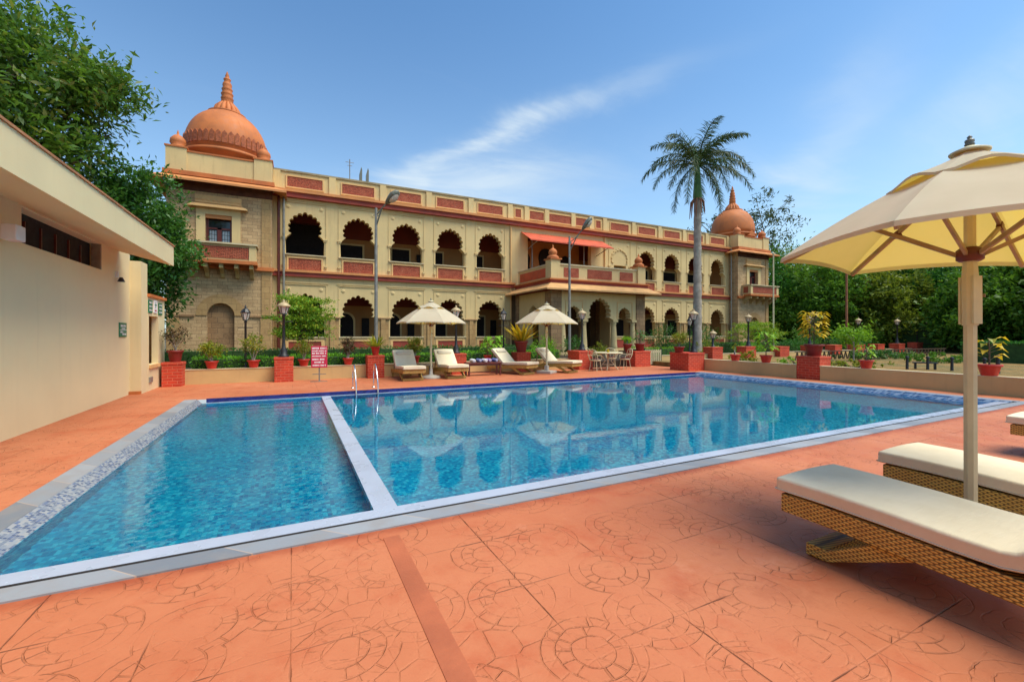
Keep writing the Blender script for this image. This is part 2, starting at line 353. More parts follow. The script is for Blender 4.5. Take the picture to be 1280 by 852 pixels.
LF_TREE = leafmat('mango_leaves', (0.037, 0.102, 0.014), (0.128, 0.255, 0.032), (0.204, 0.221, 0.043), .38, .38, .5)
LF_TREE2 = leafmat('dense_garden_leaves', (0.022, 0.093, 0.016), (0.080, 0.208, 0.030), None, .35, .4, .4)
LF_FOR = [leafmat('forest_leaves_deep', (0.017, 0.087, 0.015), (0.061, 0.199, 0.028)), leafmat('forest_leaves_mid', (0.037, 0.121, 0.015), (0.129, 0.268, 0.028)),
          leafmat('forest_leaves_olive', (0.069, 0.121, 0.015), (0.207, 0.259, 0.028))]
LF_EUC = leafmat('eucalyptus_leaves', (0.042, 0.070, 0.021), (0.105, 0.133, 0.042), None, .2)
LF_HEDGE = leafmat('hedge_leaves', (.06, .20, .016), (.19, .44, .03), None, .3)
LF_HEDGE2 = leafmat('dark_hedge_leaves', (0.019, 0.088, 0.016), (0.056, 0.184, 0.027), None, .3)
LF_YEL = leafmat('yellow_croton_leaves', (0.368, 0.253, 0.015), (0.690, 0.483, 0.029), (0.230, 0.253, 0.020), .3)
LF_POT = leafmat('pot_shrub_leaves', (0.105, 0.165, 0.015), (0.300, 0.330, 0.032), (0.450, 0.360, 0.038), .3)
LF_LIME = leafmat('lime_leaves', (0.104, 0.260, 0.017), (0.260, 0.468, 0.033), None, .35)
LF_RED = leafmat('bronze_leaves', (.06, .035, .02), (.13, .085, .04), (.05, .09, .02), .25)
LF_LAY = leafmat('layered_tree_leaves', (.08, .21, .018), (.26, .40, .03), (.48, .46, .04), .35)
LF_PALM = leafmat('palm_leaflets', (0.025, 0.055, 0.014), (0.075, 0.115, 0.029), (0.127, 0.115, 0.029), .22)
PSHAFT = plain('green_crownshaft', (0.057, 0.161, 0.024), .4, .25, 3, .1)

# ------------------------------------------------------------------ mesh builder
ORI = {}
class MB:
    def __init__(s): s.v = []; s.f = []; s.s = []; s.r = []
    def add(s, vs, fs, smooth=False):
        o = len(s.v); s.r.append((o, o + len(vs), len(s.f), len(s.f) + len(fs))); s.v += [tuple(p) for p in vs]; s.f += [tuple(i + o for i in f) for f in fs]; s.s += [smooth] * len(fs); return s
    def box(s, x0, y0, z0, x1, y1, z1):
        if x0 > x1: x0, x1 = x1, x0
        if y0 > y1: y0, y1 = y1, y0
        if z0 > z1: z0, z1 = z1, z0
        return s.add([(x0,y0,z0),(x1,y0,z0),(x1,y1,z0),(x0,y1,z0),(x0,y0,z1),(x1,y0,z1),(x1,y1,z1),(x0,y1,z1)],
                     [(3,2,1,0),(4,5,6,7),(0,1,5,4),(1,2,6,5),(2,3,7,6),(3,0,4,7)])
    def obox(s, c, size, M):
        hx, hy, hz = [q / 2 for q in size]; c = Vector(c)
        vs = [c + M @ Vector((a*hx, b*hy, d*hz)) for d in (-1, 1) for a, b in ((-1,-1),(1,-1),(1,1),(-1,1))]
        return s.add(vs, [(3,2,1,0),(4,5,6,7),(0,1,5,4),(1,2,6,5),(2,3,7,6),(3,0,4,7)])
    def bar(s, a, b, w, h):
        a, b = Vector(a), Vector(b); d = b - a; q = d.to_track_quat('X', 'Z').to_matrix()
        return s.obox((a + b) / 2, (d.length, w, h), q)
    def tube(s, pts, r, n=8, cap=True):
        pts = [Vector(p) for p in pts]; rs = r if isinstance(r, (list, tuple)) else [r] * len(pts)
        up = None; vs = []
        for i, p in enumerate(pts):
            t = (pts[min(i+1, len(pts)-1)] - pts[max(i-1, 0)]).normalized()
            if up is None: up = Vector((0, 0, 1)) if abs(t.z) < .9 else Vector((1, 0, 0))
            a = t.cross(up)
            if a.length < 1e-4: a = t.cross(Vector((0, 1, 0)))
            a.normalize(); b = t.cross(a).normalized(); up = -b if False else a.cross(t)
            vs += [p + (a * math.cos(2*math.pi*k/n) + b * math.sin(2*math.pi*k/n)) * rs[i] for k in range(n)]
        fs = [(i*n+k, i*n+(k+1)%n, (i+1)*n+(k+1)%n, (i+1)*n+k) for i in range(len(pts)-1) for k in range(n)]
        s.add(vs, fs, True)
        if cap: s.add(vs[:n], [tuple(range(n))]); s.add(vs[-n:], [tuple(range(n))[::-1]])
        return s
    def lathe(s, prof, n=16, c=(0, 0, 0), smooth=True, ph=0, sq=1):
        vs = []
        for r, z in prof: vs += [(c[0] + r*math.cos(2*math.pi*k/n + ph), c[1] + sq*r*math.sin(2*math.pi*k/n + ph), c[2] + z) for k in range(n)]
        fs = [(i*n+k, i*n+(k+1)%n, (i+1)*n+(k+1)%n, (i+1)*n+k) for i in range(len(prof)-1) for k in range(n)]
        s.add(vs, fs, smooth)
        s.add(vs[:n], [tuple(range(n))[::-1]]); s.add(vs[-n:], [tuple(range(n))]); return s
    def prism(s, out, fn, d0, d1, caps=True):
        n = len(out); vs = [fn(a, b, d0) for a, b in out] + [fn(a, b, d1) for a, b in out]
        s.add(vs, [(i, (i+1) % n, n + (i+1) % n, n + i) for i in range(n)])
        if caps: s.add(vs[:n], [tuple(range(n))]); s.add(vs[n:], [tuple(range(n))])
        return s
    def wall(s, outer, holes, fn, d0, d1, back=True):
        loops = [outer] + list(holes); fl = [p for l in loops for p in l]
        tri = tessellate_polygon([[Vector((a, b, 0)) for a, b in l] for l in loops])
        s.add([fn(a, b, d0) for a, b in fl], tri)
        if back: s.add([fn(a, b, d1) for a, b in fl], tri)
        for l in loops:
            n = len(l); s.add([fn(a, b, d0) for a, b in l] + [fn(a, b, d1) for a, b in l], [(i, (i+1) % n, n+(i+1) % n, n+i) for i in range(n)])
        return s
    def build(s, name, mat, parent=None, bevel=0, seg=2, base=True):
        v = np.array(s.v, dtype=np.float64)
        lo, hi = v.min(0), v.max(0); c = np.array([(lo[0]+hi[0])/2, (lo[1]+hi[1])/2, lo[2]])
        me = bpy.data.meshes.new(name); me.from_pydata((v - c).tolist(), [], s.f); me.polygons.foreach_set('use_smooth', s.s)
        bm = bmesh.new(); bm.from_mesh(me); bmesh.ops.recalc_face_normals(bm, faces=bm.faces); bm.to_mesh(me); bm.free()
        me.materials.append(mat); me.update()
        o = bpy.data.objects.new(name, me); COL.objects.link(o)
        po = ORI.get(parent.name, Vector((0, 0, 0))) if parent else Vector((0, 0, 0))
        o.location = Vector(c) - po; o.parent = parent; ORI[o.name] = Vector(c)
        if bevel:
            b = o.modifiers.new('bevel', 'BEVEL'); b.width = bevel; b.segments = seg; b.limit_method = 'ANGLE'; b.angle_limit = R(35); b.harden_normals = True
        return o
def each(mb, name, mat, parent, **k):
    """builds every piece of mb as a part of its own"""
    out = []
    for v0, v1, f0, f1 in mb.r:
        m = MB(); m.add(mb.v[v0:v1], [tuple(i - v0 for i in f) for f in mb.f[f0:f1]]); out.append(m.build(name, mat, parent, **k))
    return out
FY = lambda a, b, d: (a, d, b)          # plane facing -Y: a=x, b=z, depth=y
FX = lambda a, b, d: (d, a, b)          # plane facing +-X: a=y, b=z

def tag(o, label=None, cat=None, group=None, kind=None):
    if label: o['label'] = label
    if cat: o['category'] = cat
    if group: o['group'] = group
    if kind: o['kind'] = kind
    return o
def empty(name, loc, label, cat, group=None, rz=0, local=True):
    o = bpy.data.objects.new(name, None); COL.objects.link(o); o.location = loc; o.rotation_euler = (0, 0, rz); o.empty_display_size = .2
    ORI[o.name] = Vector((0, 0, 0)) if local else Vector(loc)
    return tag(o, label, cat, group)
def copy_tree(o, parent=None):
    c = o.copy(); COL.objects.link(c); c.parent = parent
    for ch in o.children: copy_tree(ch, c)
    return c
def place(proto, used, loc, rz, label, scale=None):
    o = copy_tree(proto) if used else proto
    o.location = loc; o.rotation_euler = (0, 0, rz); o['label'] = label
    if scale: o.scale = (scale,) * 3
    return o
def struct(name, mb, mat): return tag(mb.build(name, mat), kind='structure')
def rect(a0, b0, a1, b1): return [(a0, b0), (a1, b0), (a1, b1), (a0, b1)]

# ------------------------------------------------------------------ ground, deck, pool
def flat(outer, holes, z):
    mb = MB(); fl = [p for l in [outer] + holes for p in l]
    mb.add([(a, b, z) for a, b in fl], tessellate_polygon([[Vector((a, b, 0)) for a, b in l] for l in [outer] + holes])); return mb
struct('ground', flat(rect(-900, -900, 900, 900), [rect(-4.4, -9, 15.6, 16.05)], -.02), GROUND)
struct('pool_deck', flat(rect(-4.4, -9, 15.6, 16.05), [rect(-2.2, 3.45, 14.62, 12.24)], 0), DECK)
struct('deck_strip', MB().box(.595, -9, .0, .712, 3.30, .004), STRIPM)
struct('planting_bed', MB().box(-12, 16.2, -.3, 60, 21.4, .28), SOIL)
struct('palace_terrace', MB().box(-12, 21.4, -.3, 60, 45, .30), GROUND)
struct('lawn', MB().box(15.75, -9, -.3, 60, 16.0, .20), LAWN)
# pool shell
pb = MB()
def sheet(mb, a, b, c, d): mb.add([a, b, c, d], [(0, 1, 2, 3)])
PX0, PX1, PY0, PY1, ZB, ZS = -1.87, 14.2, 3.9, 12.22, -.75, -.42
sheet(pb, (PX0, PY0, ZS), (.66, PY0, ZS), (.66, PY1, ZS), (PX0, PY1, ZS))
sheet(pb, (.86, PY0, ZB), (PX1, PY0, ZB), (PX1, PY1, ZB), (.86, PY1, ZB))
sheet(pb, (PX0, PY0, ZS), (PX0, PY1, ZS), (PX0, PY1, -.09), (PX0, PY0, -.09))
sheet(pb, (PX1, PY0, ZB), (PX1, PY1, ZB), (PX1, PY1, -.09), (PX1, PY0, -.09))
sheet(pb, (PX0, PY0, ZB), (PX1, PY0, ZB), (PX1, PY0, -.02), (PX0, PY0, -.02))
sheet(pb, (PX0, PY1, ZB), (PX1, PY1, ZB), (PX1, PY1, -.10), (PX0, PY1, -.10))
sheet(pb, (.66, PY0, ZB), (.66, PY1, ZB), (.66, PY1, -.2), (.66, PY0, -.2))
sheet(pb, (.86, PY0, ZB), (.86, PY1, ZB), (.86, PY1, -.2), (.86, PY0, -.2))
struct('pool_basin', pb, TILEB)
struct('pool_steps', MB().box(PX0+.01, 11.85, ZS, .65, PY1-.01, -.15).box(PX0+.01, 11.5, ZS, .65, 11.85, -.22).box(PX0+.01, 11.15, ZS, .65, 11.5, -.32), TILEB)
struct('pool_divider', MB().box(.655, PY0, -.22, .865, PY1, -.084), LEDGE)
nl = MB().box(-1.95, 3.715, -.16, 14.35, 3.905, -.012)
struct('pool_overflow_ledge', nl, LEDGE)
struct('overflow_slot', MB().box(-2.1, 3.636, -.25, 14.45, 3.7145, -.006), DARK)
cp = MB().box(-2.2, 3.45, -.2, 14.62, 3.635, .012)            # near
cp.box(-2.2, 3.656, -.2, -1.976, 12.24, .012).box(14.42, 3.656, -.2, 14.62, 12.24, .012)
struct('pool_coping', cp, COPING)
ls = MB(); ls.add([(-1.975, 3.72, .010), (-1.975, 12.24, .010), (-1.865, 12.24, -.10), (-1.865, 3.72, -.10)], [(0, 1, 2, 3)])
struct('pool_edge_mosaic', ls, TILEL)
struct('pool_edge_strip', MB().box(14.32, 3.72, -.15, 14.419, 12.24, .006), LEDGE)
rs = MB(); rs.add([(14.319, 3.72, .004), (14.319, 12.24, .004), (14.16, 12.24, -.115), (14.16, 3.72, -.115)], [(0, 1, 2, 3)])
struct('pool_edge_mosaic_blue', rs, TILER)
struct('pool_edge_band', MB().box(-1.79, 12.225, -.10, 14.3, 12.26, .014), NAVY)
struct('pool_waterline', MB().box(-1.79, 12.19, -.2, 14.3, 12.224, -.078), LEDGE)
struct('water_shallow', flat(rect(-1.864, 3.906, .654, 12.19), [], -.09), WATER_S)
struct('water_deep', flat(rect(.866, 3.906, 14.2, 12.19), [], -.09), WATER_D)

# ------------------------------------------------------------------ pool house (left) and service kiosk
WX = -3.65
ph = empty('pool_house', (WX, 4, 0), 'long cream flat-roofed pool house with deep eaves and dark slot window', 'building', local=False)
mb = MB(); mb.wall(rect(-9, -.1, 14.08, 3.5), [rect(9.19, 2.88, 12.27, 3.42)], FX, WX, WX - .22)
mb.box(-14, 14.079, -.1, WX - .001, 13.9, 3.5)
mb.build('wall', CREAM2, ph)
mb = MB()                                            # sloping soffit slab with fascia
prof = [(-2.6, 3.17), (-2.6, 3.64), (-14, 3.64), (-14, 3.5), (-3.5, 3.47), (-3.66, 3.45)]
n = len(prof); mb.add([(x, -9, z) for x, z in prof] + [(x, 13.25, z) for x, z in prof], [(i, (i+1) % n, n+(i+1) % n, n+i) for i in range(n)] + [tuple(range(n)), tuple(range(n, 2*n))])
rf = mb.build('roof', CREAM2, ph)
MB().box(-2.58, -9, 3.641, -2.85, 13.27, 3.672).box(-14, 13.05, 3.642, -2.851, 13.27, 3.67).build('coping', WOODB2, rf)
w = MB().box(WX - .215, 9.19, 2.88, WX - .19, 12.27, 3.42).build('window', DARK, ph)
for k in range(5):
    y = 9.19 + (k + 1) * 3.08 / 6
    MB().box(WX - .189, y - .012, 2.88, WX - .16, y + .012, 3.30).build('mullion', WOODR, w)
MB().box(WX - .15, 12.22, 2.88, WX + .002, 12.268, 3.42).build('frame', WOODB, w)
MB().box(-3.9, 14.082, 0, -3.425, 14.6, 3.35).build('pier', CREAM2, ph)
MB().box(WX, 13.98, .0, -3.42, 14.08, .075).build('step', TERRA, ph)
sb = empty('wall_speaker', (WX, 8.55, 2.88), 'small white box fixed on the pool house wall beside the slot window', 'speaker', local=False)
MB().box(WX + .09, 8.42, 2.80, WX + .26, 8.66, 3.02).build('housing', WHITEM, sb, .02)
MB().tube([(WX, 8.5, 2.9), (WX + .1, 8.5, 2.9)], .025).build('bracket', WHITEM, sb)
wl = empty('wall_lamp', (WX, 13.1, 2.8), 'tiny white and black wall lamp near the far end of the pool house', 'lamp', local=False)
MB().box(WX, 13.06, 2.82, WX + .05, 13.12, 2.95).build('back_plate', WHITEM, wl)
MB().lathe([(.03, .02), (.075, -.08)], 10, (WX + .1, 13.1, 2.80)).build('lamp_shade', BLACKM, wl)

def word_strip(mb, fn, a0, a1, b, h, rnd, d):                # unreadable lettering: strokes set in words along a line
    a = a0
    while a < a1 - .01:
        L = rnd.uniform(1.5, 4.5) * h
        e = min(a + L, a1)
        while a < e - .004:
            w_ = h * rnd.uniform(.32, .6); p0 = fn(a, b, d); p1 = fn(min(a + w_, e), b + h * rnd.uniform(.75, 1), d)
            mb.add([fn(a, b, d), fn(min(a + w_, e), b, d), fn(min(a + w_, e), b + h * rnd.uniform(.8, 1), d), fn(a, b + h * rnd.uniform(.8, 1), d)], [(0, 1, 2, 3)])
            a += w_ + h * .16
        a = e + h * .5
rnd = random.Random(5)
gs = empty('wall_sign', (WX, 13.53, 1.44), 'small green sign with white lettering on the pool house wall', 'sign', local=False)
MB().box(WX + .001, 13.30, 1.44, WX + .02, 13.78, 1.78).build('board', GREENS, gs)
mb = MB()
word_strip(mb, FX, 13.36, 13.72, 1.685, .05, rnd, WX + .022); word_strip(mb, FX, 13.42, 13.68, 1.63, .03, rnd, WX + .022)
word_strip(mb, FX, 13.34, 13.52, 1.54, .045, rnd, WX + .022); word_strip(mb, FX, 13.48, 13.74, 1.49, .045, rnd, WX + .022)
mb.box(WX + .0201, 13.30, 1.605, WX + .022, 13.78, 1.615); mb.build('lettering', SIGNW, gs)

KX = -3.42
ki = empty('service_kiosk', (KX, 15.2, 0), 'small cream service kiosk with green notice boards above its hatch', 'kiosk', local=False)
mb = MB(); mb.wall(rect(14.601, -.05, 16.3, 2.5), [rect(14.72, .69, 15.62, 2.0)], FX, KX, KX - .15)
mb.box(-4.6, 14.601, 0, KX - .151, 14.7, 2.5).box(-4.6, 16.2, 0, KX - .151, 16.3, 2.5).box(-4.6, 14.71, 0, -4.5, 16.19, 2.5)
mb.build('wall', CREAM2, ki)
MB().box(KX - .35, 14.72, .6, KX + .05, 15.62, .688).build('counter', CREAMO, ki)
MB().box(-4.6, 14.603, 2.501, KX + .05, 16.34, 2.58).build('coping', TERRA, ki)
MB().box(KX - .2, 14.71, .69, KX - .16, 14.95, 2.0).build('shutter', WOODR, ki)
for y0, y1, z0, z1, m_ in ((14.63, 14.98, 2.08, 2.42, GREENS), (15.12, 15.45, 2.10, 2.44, SIGNW), (15.60, 15.97, 2.06, 2.40, GREENS)):
    b_ = MB().box(KX + .001, y0, z0, KX + .02, y1, z1).build('notice_board', m_, ki)
    mb = MB()
    if m_ is GREENS:
        for q in range(3): word_strip(mb, FX, y0 + .04, y1 - .04, z1 - .09 - q * .10, .055, rnd, KX + .023)
        mb.build('lettering', SIGNW, b_)
    else:                                            # white board with a green cross-shaped mark
        mb.box(KX + .0201, y0 + .14, z0 + .13, KX + .023, y0 + .18, z1 - .04).box(KX + .0201, y0 + .06, z1 - .14, KX + .0225, y1 - .06, z1 - .11).build('mark', GREENS, b_)
        mb = MB(); word_strip(mb, FX, y0 + .06, y1 - .06, z0 + .04, .05, rnd, KX + .023); mb.build('lettering', PINKS, b_)
# lower cream wall of the kiosk with a vent
MB().box(KX + .001, 14.70, .22, KX + .03, 14.98, .36).build('vent', GREYM, ki)

# ------------------------------------------------------------------ the palace
F = 26.1
pal = empty('heritage_palace', (16.9, F, .3), 'two-storey cream palace with scalloped arches, terracotta domes and red trim', 'building', local=False)
P = lambda mb, name, mat, parent=pal, **k: mb.build(name, mat, parent, **k)
LB = [.6, 3.33, 6.06, 8.79, 11.52]; RB = [22.28, 25.01, 27.74, 30.47, 33.2]
def cusped(cx, zs, zc, zap, wb, wr, n=11, t0=-24):
    """scalloped arch opening: straight jambs to the capitals, then n cusps over a horseshoe"""
    zo = zap - wr * 1.02; pts = [(cx - wb, zs), (cx + wb, zs), (cx + wb * .985, zc), (cx + wb * .90, zc + .05)]
    for k in range(n):
        for j in range(5):
            t = (k + j / 5) / n; a = R(t0 + (180 - 2 * t0) * t); f = math.sin(math.pi * j / 5) ** .7
            r = wr * (.875 + .125 * f)
            if k == n // 2: r += wr * .05 * f
            pts.append((cx + r * math.cos(a), zo + r * math.sin(a)))
    a = R(180 - t0); pts.append((cx + wr * .875 * math.cos(a), zo + wr * .875 * math.sin(a)))
    pts += [(cx - wb * .90, zc + .05), (cx - wb * .985, zc)]; return pts
UP = lambda cx: cusped(cx, 5.80, 6.67, 8.08, .97, .84)
LO = lambda cx: cusped(cx, 1.38, 2.46, 3.70, .97, .86)
def facade(x0, x1, cs, blind):
    holes = []
    for c in cs:
        holes.append(LO(c))
        if c != blind: holes.append(UP(c))
    if blind: holes.append(rect(blind - .55, 5.85, blind + .62, 6.75))
    mb = MB(); mb.wall(rect(x0, .25, x1, 9.19), holes, FY, F, F + .38)
    P(mb, 'facade_wall', CREAM)
facade(-.95, 12.95, LB, None); facade(20.85, 34.68, RB, RB[0])
mb = MB(); mb.wall(rect(12.951, 4.4, 20.849, 9.19), [rect(14.3, 4.8, 19.6, 8.35)], FY, F, F + .38); P(mb, 'loggia_wall', CREAM)
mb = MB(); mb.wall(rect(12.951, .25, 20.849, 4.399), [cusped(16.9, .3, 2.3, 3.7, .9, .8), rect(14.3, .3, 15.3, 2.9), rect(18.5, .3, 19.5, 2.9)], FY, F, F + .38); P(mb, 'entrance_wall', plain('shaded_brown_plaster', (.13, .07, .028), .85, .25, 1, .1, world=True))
for cx in LB + RB:                                       # dressings of every bay: mouldings, colonnettes, sills, pierced screens
    for up in (1, 0):
        zs, zc, zap, zt, zb = (5.80, 6.67, 8.08, 8.56, 5.30) if up else (1.38, 2.46, 3.70, 4.17, 2.5)
        mb = MB(); d = F - .001
        for o in (0, .09):                               # double square moulding line round the arch
            mb.box(cx - 1.06 - o, d - .045, zt + o, cx + 1.06 + o, d, zt + .035 + o)
        mb.box(cx - 1.06, d - .03, zb, cx - 1.03, d, zt - .001).box(cx + 1.03, d - .03, zb, cx + 1.06, d, zt - .001)
        for sx in (-1, 1):
            tm = MB().lathe([(.11, 0), (.11, .012), (.05, .035), (.015, .04)], 12)       # rosette facing the pool
            mb.add([(cx + sx * .80 + x, d - z, zt - .24 + y) for x, y, z in tm.v], tm.f)
            x = cx + sx * 1.0
            if up:
                mb.tube([(x, F + .12, 5.80), (x, F + .12, 6.2), (x, F + .12, zc)], [.075, .068, .055], 8)
                mb.box(x - .12, F - .07, zc - .02, x + .12, F + .2, zc + .05).box(x - .09, F - .05, zc - .09, x + .09, F + .18, zc - .021)
                mb.box(x + sx * .02 - .07, F - .09, 5.18, x + sx * .02 + .07, F - .001, 5.26).box(x + sx * .02 - .05, F - .06, 5.10, x + sx * .02 + .05, F - .001, 5.179)
            else:
                mb.box(x - .10, F - .04, zc - .03, x + .10, F + .2, zc + .04)
        if up and cx == RB[0]:                            # blind arch with a small window: raised scallop band only
            a = [p for p in UP(cx) if p[1] > 6.9]; b_ = [(cx + (x - cx) * .88, 6.9 + (z - 6.9) * .88) for x, z in a]
            mb.prism(a + b_[::-1], FY, F - .06, F - .001)
        P(mb, 'arch_moulding', CREAM)
        if up:
            P(MB().box(cx - 1.05, F - .10, 5.745, cx + 1.05, F + .39, 5.80), 'sill', WHITEP)
            mb = MB(); mb.box(cx - .80, F - .012, 4.98, cx + .80, F - .001, 5.58)
            s_ = P(mb, 'screen_panel', JALI)
            P(MB().box(cx - .88, F - .05, 4.95, cx - .801, F - .001, 5.66).box(cx + .801, F - .05, 4.95, cx + .88, F - .001, 5.66).box(cx - .8, F - .05, 5.581, cx + .8, F - .001, 5.66), 'frame', CREAMO, s_)
        else:
            P(MB().box(cx - 1.03, F - .08, 1.315, cx + 1.03, F + .39, 1.38), 'sill', WHITEP)
            s_ = P(MB().box(cx - .80, F - .012, .5, cx + .80, F - .001, 1.12), 'screen_panel', REDBAND)
            P(MB().box(cx - .95, F - .05, .4, cx - .801, F - .001, 1.2).box(cx + .801, F - .05, .4, cx + .95, F - .001, 1.2).box(cx - .8, F - .05, 1.121, cx + .8, F - .001, 1.2), 'frame', CREAMO, s_)
for grp in (LB, RB):                                     # ashlar piers of the ground floor
    xs = [grp[0] - 2.73] + grp + [grp[-1] + 2.73]
    for a, b_ in zip(xs[:-1], xs[1:]):
        x0, x1 = max(a + 1.03, -.94 if grp is LB else 20.9), min(b_ - 1.03, 12.93 if grp is LB else 34.6)
        if x1 - x0 < .1: continue
        mb = MB().box(x0, F - .05, .26, x1, F - .001, 2.40); c = (x0 + x1) / 2; q = min(.13, (x1 - x0) / 4)
        mb.box(c - q, F - .13, .26, c + q, F - .051, 2.399)
        pr = P(mb, 'pier', PIER)
        P(MB().box(x0 - .05, F - .15, 2.401, x1 + .05, F - .001, 2.47), 'pier_cap', STONE_D, pr)
# string course, cornice, parapet
def course(mb_o, mb_r, x0, x1, y, zb, zt, out):
    zm = zt - (zt - zb) * .34; mb_r.box(x0, y - out * .7, zb, x1, y - .002, zm - .001); mb_o.box(x0, y - out, zm, x1, y - .002, zt)
o1, r1 = MB(), MB()
for x0, x1 in ((-.94, 13.25), (20.5, 34.66)): course(o1, r1, x0, x1, F, 4.60, 4.93, .24)
each(o1, 'string_course', ORBAND, pal); each(r1, 'red_band', REDBAND, pal)
o1, r1 = MB(), MB(); course(o1, r1, -.94, 34.66, F, 8.78, 9.17, .32); pass
P(o1, 'cornice', ORBAND); P(r1, 'cornice_red_band', REDBAND)
P(MB().box(-.94, F + .02, 9.191, 34.67, F + .30, 10.15), 'parapet', CREAM)
P(MB().box(-.94, F - .04, 10.151, 34.67, F + .36, 10.25), 'parapet_coping', plain('weathered_coping', (.34, .27, .15), .85, .35, 1.2, .3, world=True))
for cx, w_ in [(c, 1.72) for c in LB + RB] + [(16.9, 1.9), (15.0, 1.1), (18.8, 1.1), (13.55, .42), (20.25, .42)]:
    s_ = P(MB().box(cx - w_/2, F - .005, 9.38, cx + w_/2, F + .019, 9.92), 'parapet_screen', JALI)
    P(MB().box(cx - w_/2 - .07, F - .03, 9.31, cx - w_/2 - .001, F + .019, 9.99).box(cx + w_/2 + .001, F - .03, 9.31, cx + w_/2 + .07, F + .019, 9.99)
      .box(cx - w_/2, F - .03, 9.921, cx + w_/2, F + .019, 9.99).box(cx - w_/2, F - .03, 9.31, cx + w_/2, F + .019, 9.379), 'frame', CREAMO, s_)
mb = MB()
for x in [-.75] + [c + 1.365 for c in LB[:-1]] + [12.95, 14.2, 15.8, 18.0, 19.6, 20.85] + [c + 1.365 for c in RB]: mb.box(x - .17, F - .07, 9.18, x + .17, F + .019, 10.15)
each(mb, 'parapet_pilaster', CREAM, pal)
# floors, ceilings and rear rooms behind the arches
P(MB().box(-.94, F + .39, 4.45, 34.6, 29.3, 4.75).box(-.94, F + .39, .26, 34.6, 29.3, .42), 'veranda_floor', STONE_D)
P(MB().box(-.94, F + .39, 8.85, 34.6, 29.3, 9.15).box(-.94, F + .39, 8.2, 34.6, F + .55, 8.849).box(-.94, 28.9, 7.45, 34.6, 28.999, 8.849).box(-.94, 28.9, 3.3, 34.6, 28.999, 4.449).box(-.94, F + .6, 4.42, 34.6, 28.89, 4.449), 'veranda_ceiling', MAROON)
P(MB().box(-.94, 29, .42, 34.6, 29.3, 8.85).box(-.9, F + .39, .42, -.7, 29, 8.85).box(34.4, F + .39, .42, 34.6, 29, 8.85), 'veranda_wall', OCHRE)
rr = random.Random(3)
for cx in LB + RB:
    for z0, h in ((4.75, 2.3), (.42, 2.35)):
        x = cx + rr.uniform(-.5, .35); w_ = rr.choice((.5, .55, .7))
        if cx == LB[0]: x, w_, h = cx + .1, 1.5, h + 1.0
        o_ = rect(x - w_, z0, x + w_, z0 + h)
        if z0 < 1 and cx in (LB[1], LB[2], RB[2]): o_ = [(x - w_, z0), (x + w_, z0), (x + w_, z0 + h * .8)] + [(x + w_ * math.cos(R(a)), z0 + h * .8 + w_ * math.sin(R(a))) for a in range(15, 180, 15)] + [(x - w_, z0 + h * .8)]
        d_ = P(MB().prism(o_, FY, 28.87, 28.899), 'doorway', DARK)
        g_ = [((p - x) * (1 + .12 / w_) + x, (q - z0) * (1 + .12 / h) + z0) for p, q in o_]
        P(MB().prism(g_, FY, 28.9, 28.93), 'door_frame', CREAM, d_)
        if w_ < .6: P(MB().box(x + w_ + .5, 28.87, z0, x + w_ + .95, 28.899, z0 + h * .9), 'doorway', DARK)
# loggia over the porch with its awning
P(MB().box(14.0, 28.2, 4.75, 20, 28.4, 8.4), 'loggia_back_wall', OCHRE)
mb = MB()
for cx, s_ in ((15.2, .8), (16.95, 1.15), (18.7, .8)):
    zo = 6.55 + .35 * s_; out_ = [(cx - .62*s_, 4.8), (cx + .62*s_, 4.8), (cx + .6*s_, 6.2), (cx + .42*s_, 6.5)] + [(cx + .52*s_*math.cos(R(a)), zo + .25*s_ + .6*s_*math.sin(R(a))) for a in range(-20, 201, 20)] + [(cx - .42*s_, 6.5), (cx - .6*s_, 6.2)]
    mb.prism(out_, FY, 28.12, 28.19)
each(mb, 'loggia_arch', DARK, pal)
for x in (14.75, 19.1): P(MB().tube([(x, F + .2, 4.8), (x, F + .2, 8.3)], .05), 'loggia_post', GREYM)
mb = MB(); nn = 60; x0, x1 = 13.75, 20.6
vs = []
for k in range(nn + 1):
    x = x0 + (x1 - x0) * k / nn; dz = .018 * (k % 2)
    vs += [(x, F - .03, 8.42 + dz), (min(max(x, x0 + .05), x1), F - 1.35, 7.68 + dz)]
mb.add(vs, [(2*k, 2*k+1, 2*k+3, 2*k+2) for k in range(nn)]); mb.box(x0, F - 1.37, 7.62, x1, F - 1.352, 7.70)
aw = P(mb, 'awning', AWN)
each(MB().bar((14.3, F, 7.3), (14.3, F - 1.3, 7.64), .04, .04).bar((20.1, F, 7.3), (20.1, F - 1.3, 7.64), .04, .04).bar((17.2, F - .02, 8.2), (17.2, F - 1.3, 7.64), .04, .04), 'awning_arm', GREYM, aw)
# porch
Yp, XL, XR = 21.5, 13.32, 20.46
arc = [cusped(14.95, .3, 2.42, 3.2, .62, .50, 9), cusped(16.88, .3, 2.42, 3.72, 1.0, .84, 11), cusped(18.81, .3, 2.42, 3.2, .62, .50, 9)]
mb = MB(); 
ol = [(XL + .72, 2.42)]
for a_ in arc: ol += a_[2:][::-1]
mb.wall(ol + [(XR - .72, 2.42), (XR - .72, 4.4), (XL + .72, 4.4)], [], FY, Yp + .06, Yp + .5)
for X, s_ in ((XL, 1), (XR, -1)):
    mb.wall(rect(Yp + .72, .25, F - .5, 4.4), [cusped(23.75, .3, 2.42, 3.3, .72, .58, 9)], FX, X + .06 * s_, X + .45 * s_)
po = P(mb, 'porch', CREAM)
mb = MB()
for x in (XL, XR - .72): mb.box(x, Yp, .26, x + .72, Yp + .719, 4.4)
for x in (XL + .001, XR - .5): mb.box(x, F - .499, .26, x + .499, F - .06, 4.4)
each(mb, 'pillar', STONE_D, po)
